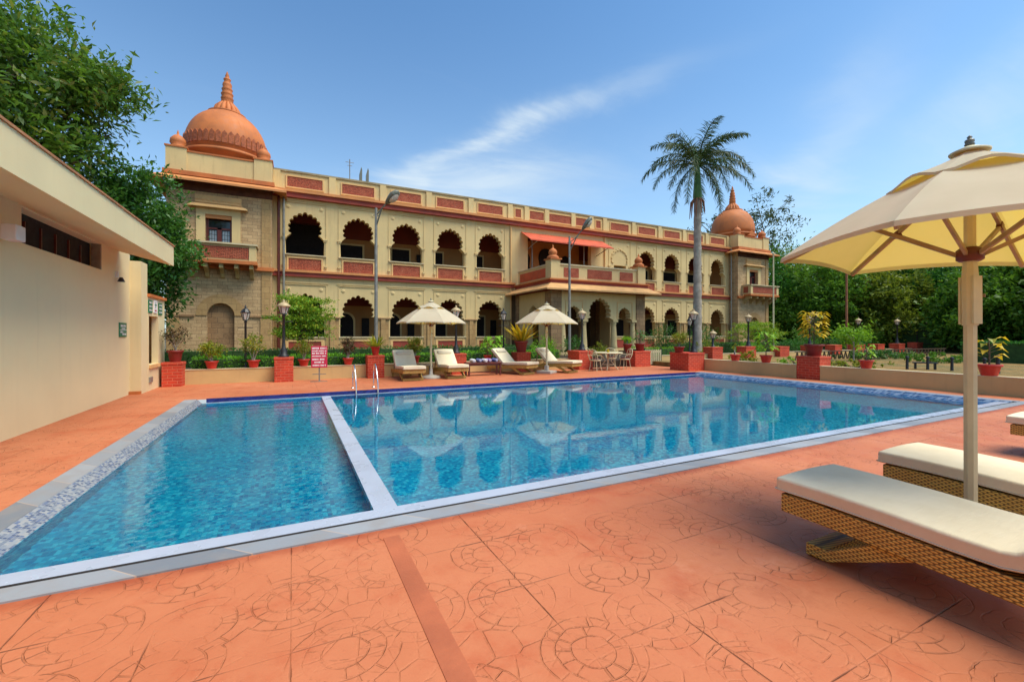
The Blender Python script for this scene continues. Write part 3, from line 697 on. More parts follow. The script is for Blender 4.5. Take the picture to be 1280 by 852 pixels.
for x in (15.73, 18.03, 14.21, 19.56):
    mb = MB(); h = -.0
    mb.lathe([(.32, .26), (.32, .42), (.24, .58), (.21, .64), (.24, .70), (.215, .80), (.20, 1.25), (.155, 1.95), (.14, 2.12), (.17, 2.17), (.17, 2.22), (.13, 2.27)], 12, (x, Yp + .18, 0))
    mb.box(x - .19, Yp - .02, 2.271, x + .19, Yp + .52, 2.419)
    P(mb, 'column', CREAM, po)
mb = MB()                                                # panel mouldings over the small arches
for x in (14.95, 18.81): mb.box(x - .62, Yp + .02, 3.50, x + .62, Yp + .059, 3.54).box(x - .62, Yp + .02, 2.5, x - .59, Yp + .059, 3.499).box(x + .59, Yp + .02, 2.5, x + .62, Yp + .059, 3.499)
each(mb, 'moulding', CREAMO, po)
mb = MB()                                                # sloping eave (chajja) with soffit
def chajja(mb, x0, x1, y0, y1, zt, zb, o, t=.09):
    vs = [(x0, y0, zt), (x1, y0, zt), (x1, y1, zt), (x0, y1, zt), (x0-o, y0-o, zb), (x1+o, y0-o, zb), (x1+o, y1, zb), (x0-o, y1, zb)]
    vs += [(a, b, c - t) for a, b, c in vs]
    fs = [(0,1,5,4), (1,2,6,5), (3,0,4,7), (8,9,13,12), (9,10,14,13), (11,8,12,15), (4,5,13,12), (5,6,14,13), (7,4,12,15), (1,0,8,9), (2,1,9,10), (0,3,11,8)]
    mb.add(vs, fs)
chajja(mb, XL - .1, XR + .1, Yp - .1, F - .01, 4.50, 4.12, .62); P(mb, 'eave', plain('faded_orange_eave', (.62, .33, .12), .8, .2, 1.5, .2, world=True), po); P(MB().box(XL - .05, Yp - .05, 4.05, XR + .05, Yp - .002, 4.40).box(XL - .05, Yp, 4.05, XL - .002, F - .3, 4.40).box(XR + .002, Yp, 4.05, XR + .05, F - .3, 4.40), 'eave_shade_frieze', MAROON, po)  # maroon band under the eave paints in its dark shadow
o1, r1 = MB(), MB()
o1.box(XL - .22, Yp - .22, 4.66, XR + .22, F - .26, 4.74); r1.box(XL - .12, Yp - .12, 4.402, XR + .12, F - .261, 4.659)
P(o1, 'porch_cornice', TERRA, po); P(r1, 'porch_roof', REDBAND, po)
mb = MB().box(XL + .1, Yp + .1, 4.741, XR - .1, Yp + .3, 5.58).box(XL + .1, Yp + .301, 4.741, XL + .3, F - .3, 5.58).box(XR - .3, Yp + .301, 4.741, XR - .1, F - .3, 5.58)
P(mb, 'balustrade', CREAM, po)
P(MB().box(XL + .62, Yp + .04, 5.581, XR - .62, Yp + .36, 5.66).box(XL + .04, Yp + .62, 5.581, XL + .36, F - .3, 5.66).box(XR - .36, Yp + .62, 5.581, XR - .04, F - .3, 5.66), 'rail', WHITEP, po)
for a, b_ in ((14.25, 15.3), (15.95, 17.8), (18.45, 19.5)): P(MB().box(a, Yp + .07, 4.90, b_, Yp + .099, 5.44), 'screen_panel', JALI, po)
for X, d in ((XL + .07, .029), (XR - .099, .029)): P(MB().box(X, Yp + .75, 4.90, X + d, F - .6, 5.44), 'side_panel', AWN, po)
for x in (XL - .02, XR - .6):
    P(MB().box(x, Yp - .02, 4.741, x + .62, Yp + .6, 5.86), 'corner_post', CREAM, po)
    mb = MB().box(x - .08, Yp - .1, 5.861, x + .70, Yp + .68, 5.93)
    mb.lathe([(.34, 5.93), (.36, 6.02), (.28, 6.10), (.20, 6.13), (.25, 6.2), (.26, 6.32), (.20, 6.45), (.09, 6.53), (.04, 6.58), (.06, 6.63), (.02, 6.72), (.005, 6.8)], 16, (x + .31, Yp + .29, 0))
    P(mb, 'finial', TERRA, po)
P(MB().box(XL + .1, Yp + .5, .26, XR - .1, F - .1, .40), 'porch_floor', STONE_D, po)
for x, z in ((12.98, .3), (20.82, 4.9)): P(MB().tube([(x, F - .06, z), (x, F - .06, 8.75)], .05, 8), 'drain_pipe', CREAMO)
for x in (-.42, 34.5): P(MB().tube([(x, F - .38, .3), (x, F - .38, 9.0)], .06, 8), 'rain_pipe', GREYM)
P(MB().tube([(-.66, F - .2, .3), (-.66, F - .2, 9.0)], .07, 8), 'rain_pipe', WOODR)
# corner towers
PANE = plain('pale_window_pane', (.30, .36, .40), .1, .3, 6, 0)
def tower(x0, x1, y0, wx0, wx1, bx0, bx1, ax, left):
    tw_h = 8.9; cx, cy = (x0 + x1) / 2, y0 + (x1 - x0) / 2; y1 = y0 + (x1 - x0)
    arch_o = [(ax - .56, .35), (ax + .56, .35), (ax + .56, 2.42)] + [(ax + .56 * math.cos(R(a)), 2.42 + .60 * math.sin(R(a))) for a in range(15, 180, 15)] + [(ax - .56, 2.42)]
    mb = MB(); mb.wall(rect(x0, .25, x1, tw_h), [rect(wx0, 5.6, wx1, 7.27), arch_o], FY, y0, y0 + .4)
    mb.box(x0, y0 + .401, .25, x0 + .4, y1, tw_h).box(x1 - .4, y0 + .401, .25, x1, y1, tw_h)
    t = P(mb, 'corner_tower', STONE)
    mb = MB().prism(arch_o, FY, y0 + .22, y0 + .3); P(mb, 'blocked_arch', STONE_D, t)
    a2 = [(ax + 1.0 * math.cos(R(a)), 2.42 + 1.03 * math.sin(R(a))) for a in range(0, 181, 12)] + [(ax + .57 * math.cos(R(a)), 2.42 + .61 * math.sin(R(a))) for a in range(180, -1, -12)]
    P(MB().prism(a2, FY, y0 - .04, y0 - .001), 'arch_surround', PIER, t)
    each(MB().box(x0 - .03, y0 - .08, 2.36, ax - 1.05, y0 - .001, 2.44).box(ax + 1.05, y0 - .08, 2.36, x1 + .03, y0 - .001, 2.44), 'impost', STONE_D, t)
    each(MB().box(x0 + .02, y0 - .06, .26, x0 + .5, y0 - .002, 2.30).box(x1 - .5, y0 - .06, .26, x1 - .02, y0 - .002, 2.30).box(x1 - .45, y0 - .05, 2.46, x1 - .05, y0 - .002, 8.31), 'quoin', PIER, t)
    P(MB().box(x0 - .1, y0 - .18, 4.68, x1 + .1, y0 - .002, 4.86), 'string_course', TERRA, t)
    mb = MB().box(wx0 - .36, y0 - .08, 5.6, wx0 - .001, y0 + .1, 7.27).box(wx1 + .001, y0 - .08, 5.6, wx1 + .36, y0 + .1, 7.27).box(wx0 - .36, y0 - .08, 7.271, wx1 + .36, y0 + .1, 7.62)
    P(mb, 'window_surround', CREAM, t)
    mb = MB(); chajja(mb, wx0 - .38, wx1 + .38, y0 - .04, y0 - .001, 7.80, 7.62, .28, .06); mb.box(wx0 - .40, y0 - .10, 7.801, wx1 + .40, y0 - .001, 8.16)
    for k in range(9): mb.box(wx0 - .3 + k * (wx1 - wx0 + .6) / 8 - .05, y0 - .14, 7.92, wx0 - .3 + k * (wx1 - wx0 + .6) / 8 + .05, y0 - .101, 8.02)
    P(mb, 'window_hood', CREAMO, t)
    P(MB().box(wx0, y0 + .28, 5.6, wx1, y0 + .32, 7.27), 'window_glass', DARKGLASS, t)
    c = (wx0 + wx1) / 2
    mb = MB().box(wx0, y0 + .2, 5.6, wx0 + .1, y0 + .279, 7.27).box(wx1 - .1, y0 + .2, 5.6, wx1, y0 + .279, 7.27).box(c - .09, y0 + .2, 5.6, c + .09, y0 + .279, 6.7).box(wx0 + .1, y0 + .2, 6.62, wx1 - .1, y0 + .279, 6.7)
    P(mb, 'window_frame', WOODR, t)
    if left: 
        mb = MB()
        for a, b_ in ((wx0 + .12, c - .11), (c + .11, wx1 - .12)):
            mb = MB()
            for i in range(3):
                for j in range(4): mb.box(a + i * (b_ - a) / 3 + .01, y0 + .262, 5.72 + j * .22, a + (i + 1) * (b_ - a) / 3 - .01, y0 + .27, 5.92 + j * .22)
            P(mb, 'leaded_pane', PANE, t)
    P(MB().box(wx0, y0 - .02, 7.10, wx1, y0 + .12, 7.269), 'window_blind', ORBAND, t)
    # balcony
    by = y0 - .85
    mb = MB().box(bx0, by, 4.86, bx1, y0 - .181, 5.02); P(mb, 'balcony_floor', TERRA, t)
    mb = MB().box(bx0 + .05, by + .03, 5.021, bx0 + .33, by + .2, 5.76).box(bx1 - .33, by + .03, 5.021, bx1 - .05, by + .2, 5.76).box(bx0 + .331, by + .08, 5.021, bx1 - .331, by + .18, 5.76)
    mb.box(bx0 + .05, by + .201, 5.021, bx0 + .17, y0 - .002, 5.76).box(bx1 - .17, by + .201, 5.021, bx1 - .05, y0 - .002, 5.76)
    P(mb, 'balcony_parapet', CREAM, t)
    P(MB().box(bx0 - .02, by - .04, 5.761, bx1 + .02, by + .24, 5.84).box(bx0 - .02, by + .241, 5.761, bx0 + .2, y0 - .002, 5.84).box(bx1 - .2, by + .241, 5.761, bx1 + .02, y0 - .002, 5.84), 'balcony_rail', WHITEP, t)
    P(MB().box(bx0 + .34, by + .05, 5.12, bx1 - .34, by + .079, 5.66).box(bx0 + .021, by + .28, 5.12, bx0 + .049, y0 - .15, 5.66), 'balcony_screen', JALI, t)
    nb = 5
    for k in range(nb):
        x = bx0 + .25 + k * (bx1 - bx0 - .5) / (nb - 1)
        out_ = [(y0 - .002, 4.86), (by + .12, 4.86), (by + .10, 4.66), (by + .30, 4.58), (y0 - .30, 4.45), (y0 - .15, 4.25), (y0 - .002, 4.22)]
        P(MB().prism(out_, lambda a, b, d: (d, a, b), x - .08, x + .08), 'balcony_bracket', MUSTARD, t)
    # eave, parapet, dome
    mb = MB(); chajja(mb, x0 - .05, x1 + .05, y0 - .05, y1, 8.98, 8.70, .62, .10); P(mb, 'eave', ORBAND, t); P(MB().box(x0 - .03, y0 - .03, 8.32, x1 + .03, y0 - .002, 8.9), 'eave_shade_frieze', plain('shade_darkened_maroon', (.10, .035, .018), .9, .4, 3, .3, world=True), t)  # maroon wall band, darkened to carry the deep shade under the eave
    P(MB().box(x0 - .12, y0 - .16, 8.981, x1 + .12, y1 + .1, 9.18), 'tower_cornice', TERRA, t)
    mb = MB().box(x0 + .06, y0 + .02, 9.181, x1 - .06, y0 + .25, 10.12).box(x0 + .06, y0 + .251, 9.181, x0 + .3, y1, 10.12).box(x1 - .3, y0 + .251, 9.181, x1 - .06, y1, 10.12)
    for x in (x0 - .02, x1 - .78): mb.box(x, y0 - .04, 9.182, x + .8, y0 + .76, 10.26)
    mb.box(x0 + .31, y0 + .26, 9.2, x1 - .31, y1 - .1, 9.4)
    P(mb, 'tower_parapet', CREAM, t)
    mb = MB().box(x0 + .8, y0 - .02, 10.121, x1 - .8, y0 + .3, 10.19)
    for x in (x0 - .06, x1 - .82): mb.box(x, y0 - .08, 10.261, x + .88, y0 + .8, 10.33)
    P(mb, 'parapet_coping', TERRA, t)
    for x in (x0 + .38, x1 - .38):
        mb = MB(); mb.lathe([(.30, 10.33), (.31, 10.42), (.26, 10.46), (.33, 10.58), (.30, 10.76), (.16, 10.92), (.05, 10.97), (.05, 11.05), (.01, 11.2)], 16, (x, y0 + .36, 0))
        P(mb, 'corner_finial', TERRA, t)
    Rr = 1.86
    prof = [(1.75, 9.3), (1.75, 10.45), (1.98, 10.55), (2.0, 10.68), (1.80, 10.74), (1.78, 10.82)]
    prof += [(Rr * math.cos(R(a)) ** .9, 11.15 + 2.05 * math.sin(R(a))) for a in range(-8, 80, 6)] + [(.52, 13.17)]
    mb = MB().lathe(prof, 48, (cx, cy, 0)); dm = P(mb, 'dome', TERRA, t)
    mb = MB()
    if left:                                             # carved frieze round the dome foot
        for k in range(44):
            a = 2 * math.pi * k / 44; a2 = a + 2 * math.pi / 44 * .8; r = Rr + .03
            zt = 11.42 + .0
            q = [(a, 10.95), (a2, 10.95), (a2, zt), ((a + a2) / 2, zt + .14), (a, zt)]
            vs = [(cx + r * math.cos(t_), cy + r * math.sin(t_), z) for t_, z in q] + [(cx + (r - .05) * math.cos(t_), cy + (r - .05) * math.sin(t_), z) for t_, z in q]
            mb.add(vs, [(0, 1, 2, 3, 4)] + [(i, (i+1) % 5, 5 + (i+1) % 5, 5 + i) for i in range(5)])
        P(mb, 'dome_frieze', plain('carved_rust_frieze', (.38, .10, .035), .8, .4, 9, .6, world=True, fine=30), t)
    else:
        mb.prism([(cx - .55, 10.33), (cx + .55, 10.33), (cx + .25, 10.55), (cx, 10.85), (cx - .25, 10.55)], FY, y0 + .1, y0 + .28); P(mb, 'gable_crest', TERRA, t)
    mb = MB()
    mb.lathe([(.86, 13.02), (.88, 13.08), (.50, 13.2)], 24, (cx, cy, 0))
    for k in range(14):                                  # lotus petals
        a = 2 * math.pi * k / 14; mb.tube([(cx + .56*math.cos(a), cy + .56*math.sin(a), 13.1), (cx + .46*math.cos(a), cy + .46*math.sin(a), 13.4), (cx + .28*math.cos(a), cy + .28*math.sin(a), 13.68)], [.13, .12, .06], 6)
    mb.lathe([(.42, 13.1), (.30, 13.6), (.27, 13.9), (.30, 13.95), (.25, 14.05), (.27, 14.15), (.29, 14.2), (.22, 14.3), (.24, 14.4), (.26, 14.45), (.19, 14.55), (.22, 14.66), (.21, 14.74), (.13, 14.88), (.17, 14.95), (.17, 15.0), (.08, 15.08), (.10, 15.15), (.02, 15.4)], 16, (cx, cy, 0))
    P(mb, 'spire', TERRA, t)
    return t
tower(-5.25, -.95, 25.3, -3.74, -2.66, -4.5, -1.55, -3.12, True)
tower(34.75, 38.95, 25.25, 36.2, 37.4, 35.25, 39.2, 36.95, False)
mb = MB().tube([(3.2, F + 3, 9.2), (3.2, F + 3, 12.5)], .03, 6).tube([(2.95, F + 3, 12.3), (3.45, F + 3, 12.3)], .015, 6).tube([(3.05, F + 3, 12.1), (3.35, F + 3, 12.1)], .015, 6)
P(mb, 'roof_antenna', GREYM)
mb = MB()
for x in (3.78, 4.18): mb.prism([(-.06, 9.2), (.10, 9.2), (.10, 11.8), (.05, 11.95), (-.06, 11.5)], lambda a, b, d, x=x: (x + a, d, b), F + 2.5, F + 2.7)
each(mb, 'roof_vent', LAMPD, pal)

# ------------------------------------------------------------------ garden walls, brick columns, gate
def gwall(x0, y0, x1, y1, top, label):
    t = empty('garden_wall', ((x0+x1)/2, (y0+y1)/2, 0), label, 'wall', local=False)
    MB().box(x0, y0, -.05, x1, y1, top).build('wall', GWALL, t)
    MB().box(x0 - .015, y0 - .015, top + .001, x1 + .015, y1 + .015, top + .022).build('coping', WHITEP, t)
gwall(-2.87, 16.0, 10.9, 16.2, .43, 'long low cream garden wall behind the far loungers, potted shrubs on top')
gwall(16.32, 16.0, 46, 16.2, .45, 'low cream wall with brick columns running off behind the lawn')
gwall(15.5, 2, 15.72, 8.3, .45, 'low cream wall beside the pool in front of the lawn bollards')
gwall(15.5, 9.06, 15.72, 13.0, .45, 'low cream wall beside the pool between the two red brick columns')
def column(x0, y0, x1, y1, top, label, wide=0):
    t = empty('brick_column', ((x0+x1)/2, (y0+y1)/2, 0), label, 'column', 'red brick garden columns', local=False)
    MB().box(x0, y0, -.05, x1, y1, top - .075).build('shaft', BRICKR, t, .012, 2)
    MB().box(x0 - .012 - wide, y0 - .012, top - .0745, x1 + .012, y1 + .012, top).build('cap', BRICKR, t, .006, 1)
CL = [(-3.35, 15.62, -2.87, 16.1, .70, 'red brick column beside the cream kiosk, dark bushy pot on top'),
      (-.52, 15.62, .02, 16.15, .78, 'red brick column carrying the tan lamp beside the crimson notice'),
      (2.30, 15.62, 2.86, 16.15, .78, 'red brick column behind the pool ladder with a spiky pot on top'),
      (5.35, 15.72, 5.94, 16.22, .78, 'red brick column half hidden behind the second far lounger'),
      (8.12, 15.72, 8.75, 16.22, .78, 'red brick column under the bright yellow spiky plant'),
      (10.9, 15.35, 11.62, 16.22, .80, 'wide red brick column between the lounger and the cream dining set'),
      (14.25, 15.6, 15.2, 16.22, .72, 'red brick column beside the white picket gate, two pots on top'),
      (14.55, 12.8, 15.49, 13.8, .74, 'broad red brick column at the pool corner in front of the palm'),
      (15.5, 8.31, 16.15, 9.05, .77, 'red brick column in the low poolside wall under the yellow croton'),
      (19.6, 15.7, 20.4, 16.3, .84, 'red brick column with the short squat lamp right of the palm'),
      (22.3, 15.7, 23.15, 16.3, .84, 'red brick column under the lamp in front of the right tower'),
      (25.3, 15.7, 26.2, 16.3, .8, 'lampless red brick column below the thin cream flagpole'),
      (28.3, 15.7, 29.1, 16.3, .82, 'red brick column and lamp just left of the yellow croton'),
      (31.0, 15.7, 31.8, 16.3, .84, 'red brick column on the far wall just right of the croton'),
      (33.7, 15.7, 34.6, 16.3, .82, 'red brick column at the foot of the rusty pole'),
      (36.3, 15.7, 37.2, 16.3, .83, 'red brick column behind the drooping lime plant'),
      (39.2, 15.7, 40.1, 16.3, .84, 'red brick column under the lamp amid the dark trees'),
      (42.0, 15.7, 42.9, 16.3, .9, 'farthest red brick column in the shade of the trees')]
for i, c in enumerate(CL): column(*c)
g = empty('picket_gate', (15.7, 16.05, 0), 'small cream picket gate beside the red brick column', 'gate', local=False)
mb = MB().box(15.22, 16.04, .06, 16.30, 16.075, .13).box(15.22, 16.04, .62, 16.30, 16.075, .70)
for k in range(9): mb.box(15.22 + k * .127, 16.015, .04, 15.22 + k * .127 + .065, 16.039, .76)
mb.build('pickets', CREAMM, g)
MB().box(15.205, 16.0, 0, 15.219, 16.1, .84).box(16.301, 16.0, 0, 16.315, 16.1, .84).build('post', BLACKM, g)

# ------------------------------------------------------------------ lamps
def lamp_proto(name, label, cat, H, big, group):
    t = empty(name, (0, 0, 0), label, cat, group)
    mb = MB(); k = 1.0 if big else .8
    if H > .8: mb.lathe([(.16*k, 0), (.16*k, .05), (.10*k, .10), (.11*k, .22), (.06*k, .30), (.045*k, .5), (.04*k, H - .42), (.06*k, H - .40), (.045*k, H - .36), (.05*k, H - .33)], 12)
    else: mb.lathe([(.12, 0), (.10, .06), (.05, .1), (.05, H - .33)], 12)
    if H > 1.5: mb.tube([(-.26*k, 0, H - .58), (.26*k, 0, H - .58)], .012, 6)
    mb.build('post', BLACKM, t)
    MB().lathe([(.085*k, H - .33), (.16*k, H - .10)], 6, smooth=False).build('lantern', LANTERN, t)
    mb = MB()
    for q in range(6):
        a = 2*math.pi*q/6; c_, s_ = math.cos(a), math.sin(a)
        mb.tube([(.088*k*c_, .088*k*s_, H - .335), (.165*k*c_, .165*k*s_, H - .10)], .010, 5)
    mb.lathe([(.10*k, H - .345), (.10*k, H - .325)], 6); mb.build('lantern_frame', BLACKM, t)
    mb = MB()
    if big: mb.lathe([(.20, H - .105), (.21, H - .08), (.15, H - .02), (.07, H + .03), (.03, H + .05), (.045, H + .08), (.01, H + .13)], 14)
    else: mb.lathe([(.17*k, H - .105), (.18*k, H - .08), (.10*k, H + .02), (.03*k, H + .06), (.04*k, H + .08), (.005, H + .16)], 8, smooth=False)
    mb.build('lantern_cap', LCAP if big else BLACKM, t); return t
lp = lamp_proto('garden_lamp', 'x', 'lamp', 1.72, True, 'tan capped garden lamps')
for i, (x, y, z, l) in enumerate([(-.26, 15.9, .781, 'tan capped lamp on the brick column left of the crimson notice'),
        (5.62, 16.0, .781, 'tan capped lamp rising behind the left white parasol'),
        (11.45, 15.9, .801, 'tan capped lamp at the right tip of the far right parasol'),
        (15.3, 13.2, .741, 'large tan capped lamp directly in front of the palm trunk'),
        (22.9, 16.0, .841, 'tan capped lamp standing before the right stone tower'),
        (28.75, 16.0, .821, 'tan capped lamp beside the yellow croton'),
        (34.4, 16.0, .821, 'tan capped lamp just right of the rusty pole'),
        (39.7, 16.0, .841, 'tan capped lamp deep among the dark trees behind the lawn'),
        (45.2, 16.4, .78, 'farthest tan capped lamp near the big parasol pole')]):
    place(lp, i, (x, y, z), .3 * i, l)
sl_ = lamp_proto('garden_lamp', 'short tan capped lamp on the brick column right of the palm', 'lamp', .80, True, None); sl_.location = (20.0, 16.0, .841)
lb = lamp_proto('lamp_post', 'x', 'lamp', 2.0, False, 'slim black lamp posts')
for i, (x, y, z, l) in enumerate([(-1.36, 16.45, .3, 'slim black lamp post in the hedge before the blocked tower arch'),
        (7.86, 16.45, .45, 'slim black lamp post behind the third far lounger'),
        (19.4, 17.0, .35, 'slim black lamp post hidden just behind the palm trunk')]): place(lb, i, (x, y, z), 0, l)
def street(loc, H, label, dirn, name='street_light'):
    t = empty(name, loc, label, 'street light')
    MB().tube([(0, 0, 0), (0, 0, H * .55), (0, 0, H)], [.075, .065, .05], 10).build('pole', GREYM, t)
    x, y, z = dirn; a = (0, 0, H - .75); b = (x * .55, y * .55, H - .05); c = (x, y, H + z)
    MB().tube([a, b, c], .028, 8).tube([(0, 0, H - .3), b], .022, 8).tube([(-.12, 0, H - .3), (.12, 0, H - .3)], .02, 6).build('arm', LAMPD, t)
    d = (Vector(c) - Vector(b)).normalized(); q = d.to_track_quat('X', 'Z').to_matrix()
    mb = MB(); tm = MB().lathe([(.03, -.05), (.12, .06), (.20, .30), (.22, .48), (.15, .66), (.02, .72)], 14)
    mb.add([Vector(c) + q @ Vector((z_, y_ * 1.0, x_ * .6)) for x_, y_, z_ in tm.v], tm.f, True); h = mb.build('lamp_head', LAMPD, t)
    mb = MB(); tm = MB().lathe([(.165, -.02), (.11, .04), (.02, .055)], 14)
    mb.add([Vector(c) + q @ Vector((.38 + x_ * 1.4, y_, -.125 - z_)) for x_, y_, z_ in tm.v], tm.f, True); mb.build('lens', LANTERN, h)
street((2.97, 18, .28), 6.26, 'tall grey street light left of centre before the upper arches', (.33, -.40, .12))
street((12.21, 18, .28), 6.05, 'tall grey street light in front of the red awning', (.44, -.46, .30))
t = empty('flag_pole', (28.3, 18, .28), 'thin cream pole to the right of the right tower', 'pole'); MB().tube([(0, 0, 0), (0, 0, 6.5)], [.06, .04], 8).lathe([(.07, 6.5), (.09, 6.56), (.02, 6.64)], 8).build('pole', CREAMM, t)
t = empty('metal_pole', (35, 17, .28), 'thin rusty metal pole in front of the dark trees', 'pole'); MB().tube([(0, 0, 0), (0, 0, 7.5)], [.09, .06], 8).lathe([(.09, 7.5), (.02, 7.56)], 8).build('pole', RUST, t)

# ------------------------------------------------------------------ parasols
def parasol(label, H, zr, Rr, base, group=None):
    """hexagonal market parasol: tip 0 of the canopy points along local +x"""
    t = empty('parasol', (0, 0, 0), label, 'parasol', group)
    tip = [Vector((Rr * math.cos(R(60*k)), Rr * math.sin(R(60*k)), zr)) for k in range(6)]
    za = H; apex = Vector((0, 0, za))
    NS, NR = 8, 8; mb = MB(); rc = .20
    for k in range(6):
        a, b = tip[k], tip[(k+1) % 6]; vs = []
        for i in range(NR + 1):
            s = rc + (1 - rc) * i / NR
            for j in range(NS + 1):
                u = j / NS; e = a.lerp(b, u); w = 4 * u * (1 - u)
                p = apex.lerp(e, s); p.z += .10 * s * (1 - s) * 2.0 - .025 * w * math.sin(math.pi * s); 
                q = 1 - .022 * w * s * s; p.x *= q; p.y *= q; p.z += .030 * w * s ** 3
                vs.append(p)
        m_ = NS + 1
        mb.add(vs, [(i*m_+j, i*m_+j+1, (i+1)*m_+j+1, (i+1)*m_+j) for i in range(NR) for j in range(NS)], False)
        rim = vs[NR*m_:]; mb.add(rim + [Vector((p.x * 1.004, p.y * 1.004, p.z - .035)) for p in rim], [(j, j+1, m_+j+1, m_+j) for j in range(NS)])
    cn = mb.build('canopy', CANVAS, t); 
    for f in cn.data.polygons: f.use_smooth = True
    mb = MB(); r2 = .40 * Rr                              # vent cap, lifted in waves between the ribs
    for k in range(6):
        a, b = tip[k] / Rr * r2, tip[(k+1) % 6] / Rr * r2; vs = []
        for i in range(5):
            s = i / 4
            for j in range(9):
                u = j / 8; e = a.lerp(b, u); w = math.sin(math.pi * u) ** 2
                zz_ = za + .068 - (za - zr) * .40 * s * .93 + .06 * w * s * s - .03
                vs.append(Vector((e.x * s, e.y * s, zz_)) if i else Vector((0, 0, za + .055)))
        mb.add(vs, [(i*9+j, i*9+j+1, (i+1)*9+j+1, (i+1)*9+j) for i in range(4) for j in range(8)], True)
        rim = vs[36:]; mb.add(rim + [Vector((p.x, p.y, p.z - .02)) for p in rim], [(j, j+1, 10+j, 9+j) for j in range(8)])
    mb.build('vent_cap', CANVAS, cn)
    zh = zr - .02; pr = .038
    MB().lathe([(pr, .03), (pr, zh - .52)], 8, ph=R(22.5), smooth=False).lathe([(pr * .92, zh - .20), (pr * .92, za - .06)], 8, ph=R(22.5), smooth=False).build('pole', CREAMM, t)
    mb = MB().lathe([(pr * 1.22, zh - .56), (pr * 1.25, zh - .20), (pr * 1.05, zh - .10)], 8, ph=R(22.5), smooth=False)
    mb.box(-pr * 1.45, -pr * .8, zh - .55, -pr * 1.0, pr * .8, zh - .21).box(pr * 1.0, -pr * .8, zh - .55, pr * 1.45, pr * .8, zh - .21); mb.build('pole_sleeve', CREAMM, t)
    MB().box(-pr * 1.2, -pr * 1.62, zh - .36, pr * 1.2, -pr * 1.51, zh - .335).build('crank_handle', WOODB, t)
    mb = MB().lathe([(pr * 1.5, zh - .10), (pr * 2.0, zh - .085), (pr * 2.0, zh - .02), (pr * 1.4, zh)], 12); mb.build('runner_hub', WOODR, t)
    MB().lathe([(pr * 1.4, za - .17), (pr * 2.1, za - .15), (pr * 2.1, za - .09), (pr * .9, za - .06)], 12).build('top_hub', WOODR, t)
    MB().lathe([(.02, za + .05), (.022, za + .065), (.030, za + .075), (.022, za + .085), (.028, za + .095), (.026, za + .108), (.010, za + .115), (.016, za + .128), (.003, za + .142)], 12).build('finial', LAMPD, t)
    MB().lathe([(.11, za + .012), (.112, za + .022), (.03, za + .060)], 24).build('cap_disc', CREAMM, t)
    for k in range(6):
        c_ = Vector((math.cos(R(60*k)), math.sin(R(60*k)), 0)); a = c_ * pr * 1.8 + Vector((0, 0, za - .13)); b = c_ * (Rr * .985) + Vector((0, 0, zr - .035))
        rb = MB().bar(a, b, .022, .034).build('rib', WOODB, t)
        m_ = a.lerp(b, .50); MB().bar(c_ * pr * 1.9 + Vector((0, 0, zh - .05)), m_ - Vector((0, 0, .03)), .020, .028).build('strut', WOODB, t)
        MB().bar(a.lerp(b, .49) - Vector((0, 0, .012)), a.lerp(b, .53) - Vector((0, 0, .012)), .034, .05).build('joint', WOODR, rb)
    if base == 'disc': MB().lathe([(.34, 0), (.345, .03), (.30, .075), (.10, .11), (.06, .13), (.05, .30), (.04, .32)], 24).build('base', CONC, t)
    else: MB().box(-.30, -.30, 0, .30, .30, .10).box(-.07, -.07, .101, .07, .07, .30).build('base', CONC, t, .015)
    return t
p1 = parasol('x', 2.62, 1.90, 1.20, 'disc', 'cream parasols on the far side of the pool'); p1.location = (4.27, 14.75, 0); p1.rotation_euler.z = R(33.35); p1['label'] = 'cream parasol between the two left far loungers, round base'
p2 = parasol('x', 2.66, 1.93, 1.22, 'square', 'cream parasols on the far side of the pool'); p2.location = (8.85, 14.62, 0); p2.rotation_euler.z = R(33.35); p2['label'] = 'cream parasol between the two right far loungers, square base'
p3 = parasol('large cream parasol beside the wicker loungers, golden underside showing', 2.80, 2.146, 1.16, 'square'); p3.location = (4.30, 1.31, 0); p3.rotation_euler = (R(1.1), R(1.3), R(61.5))

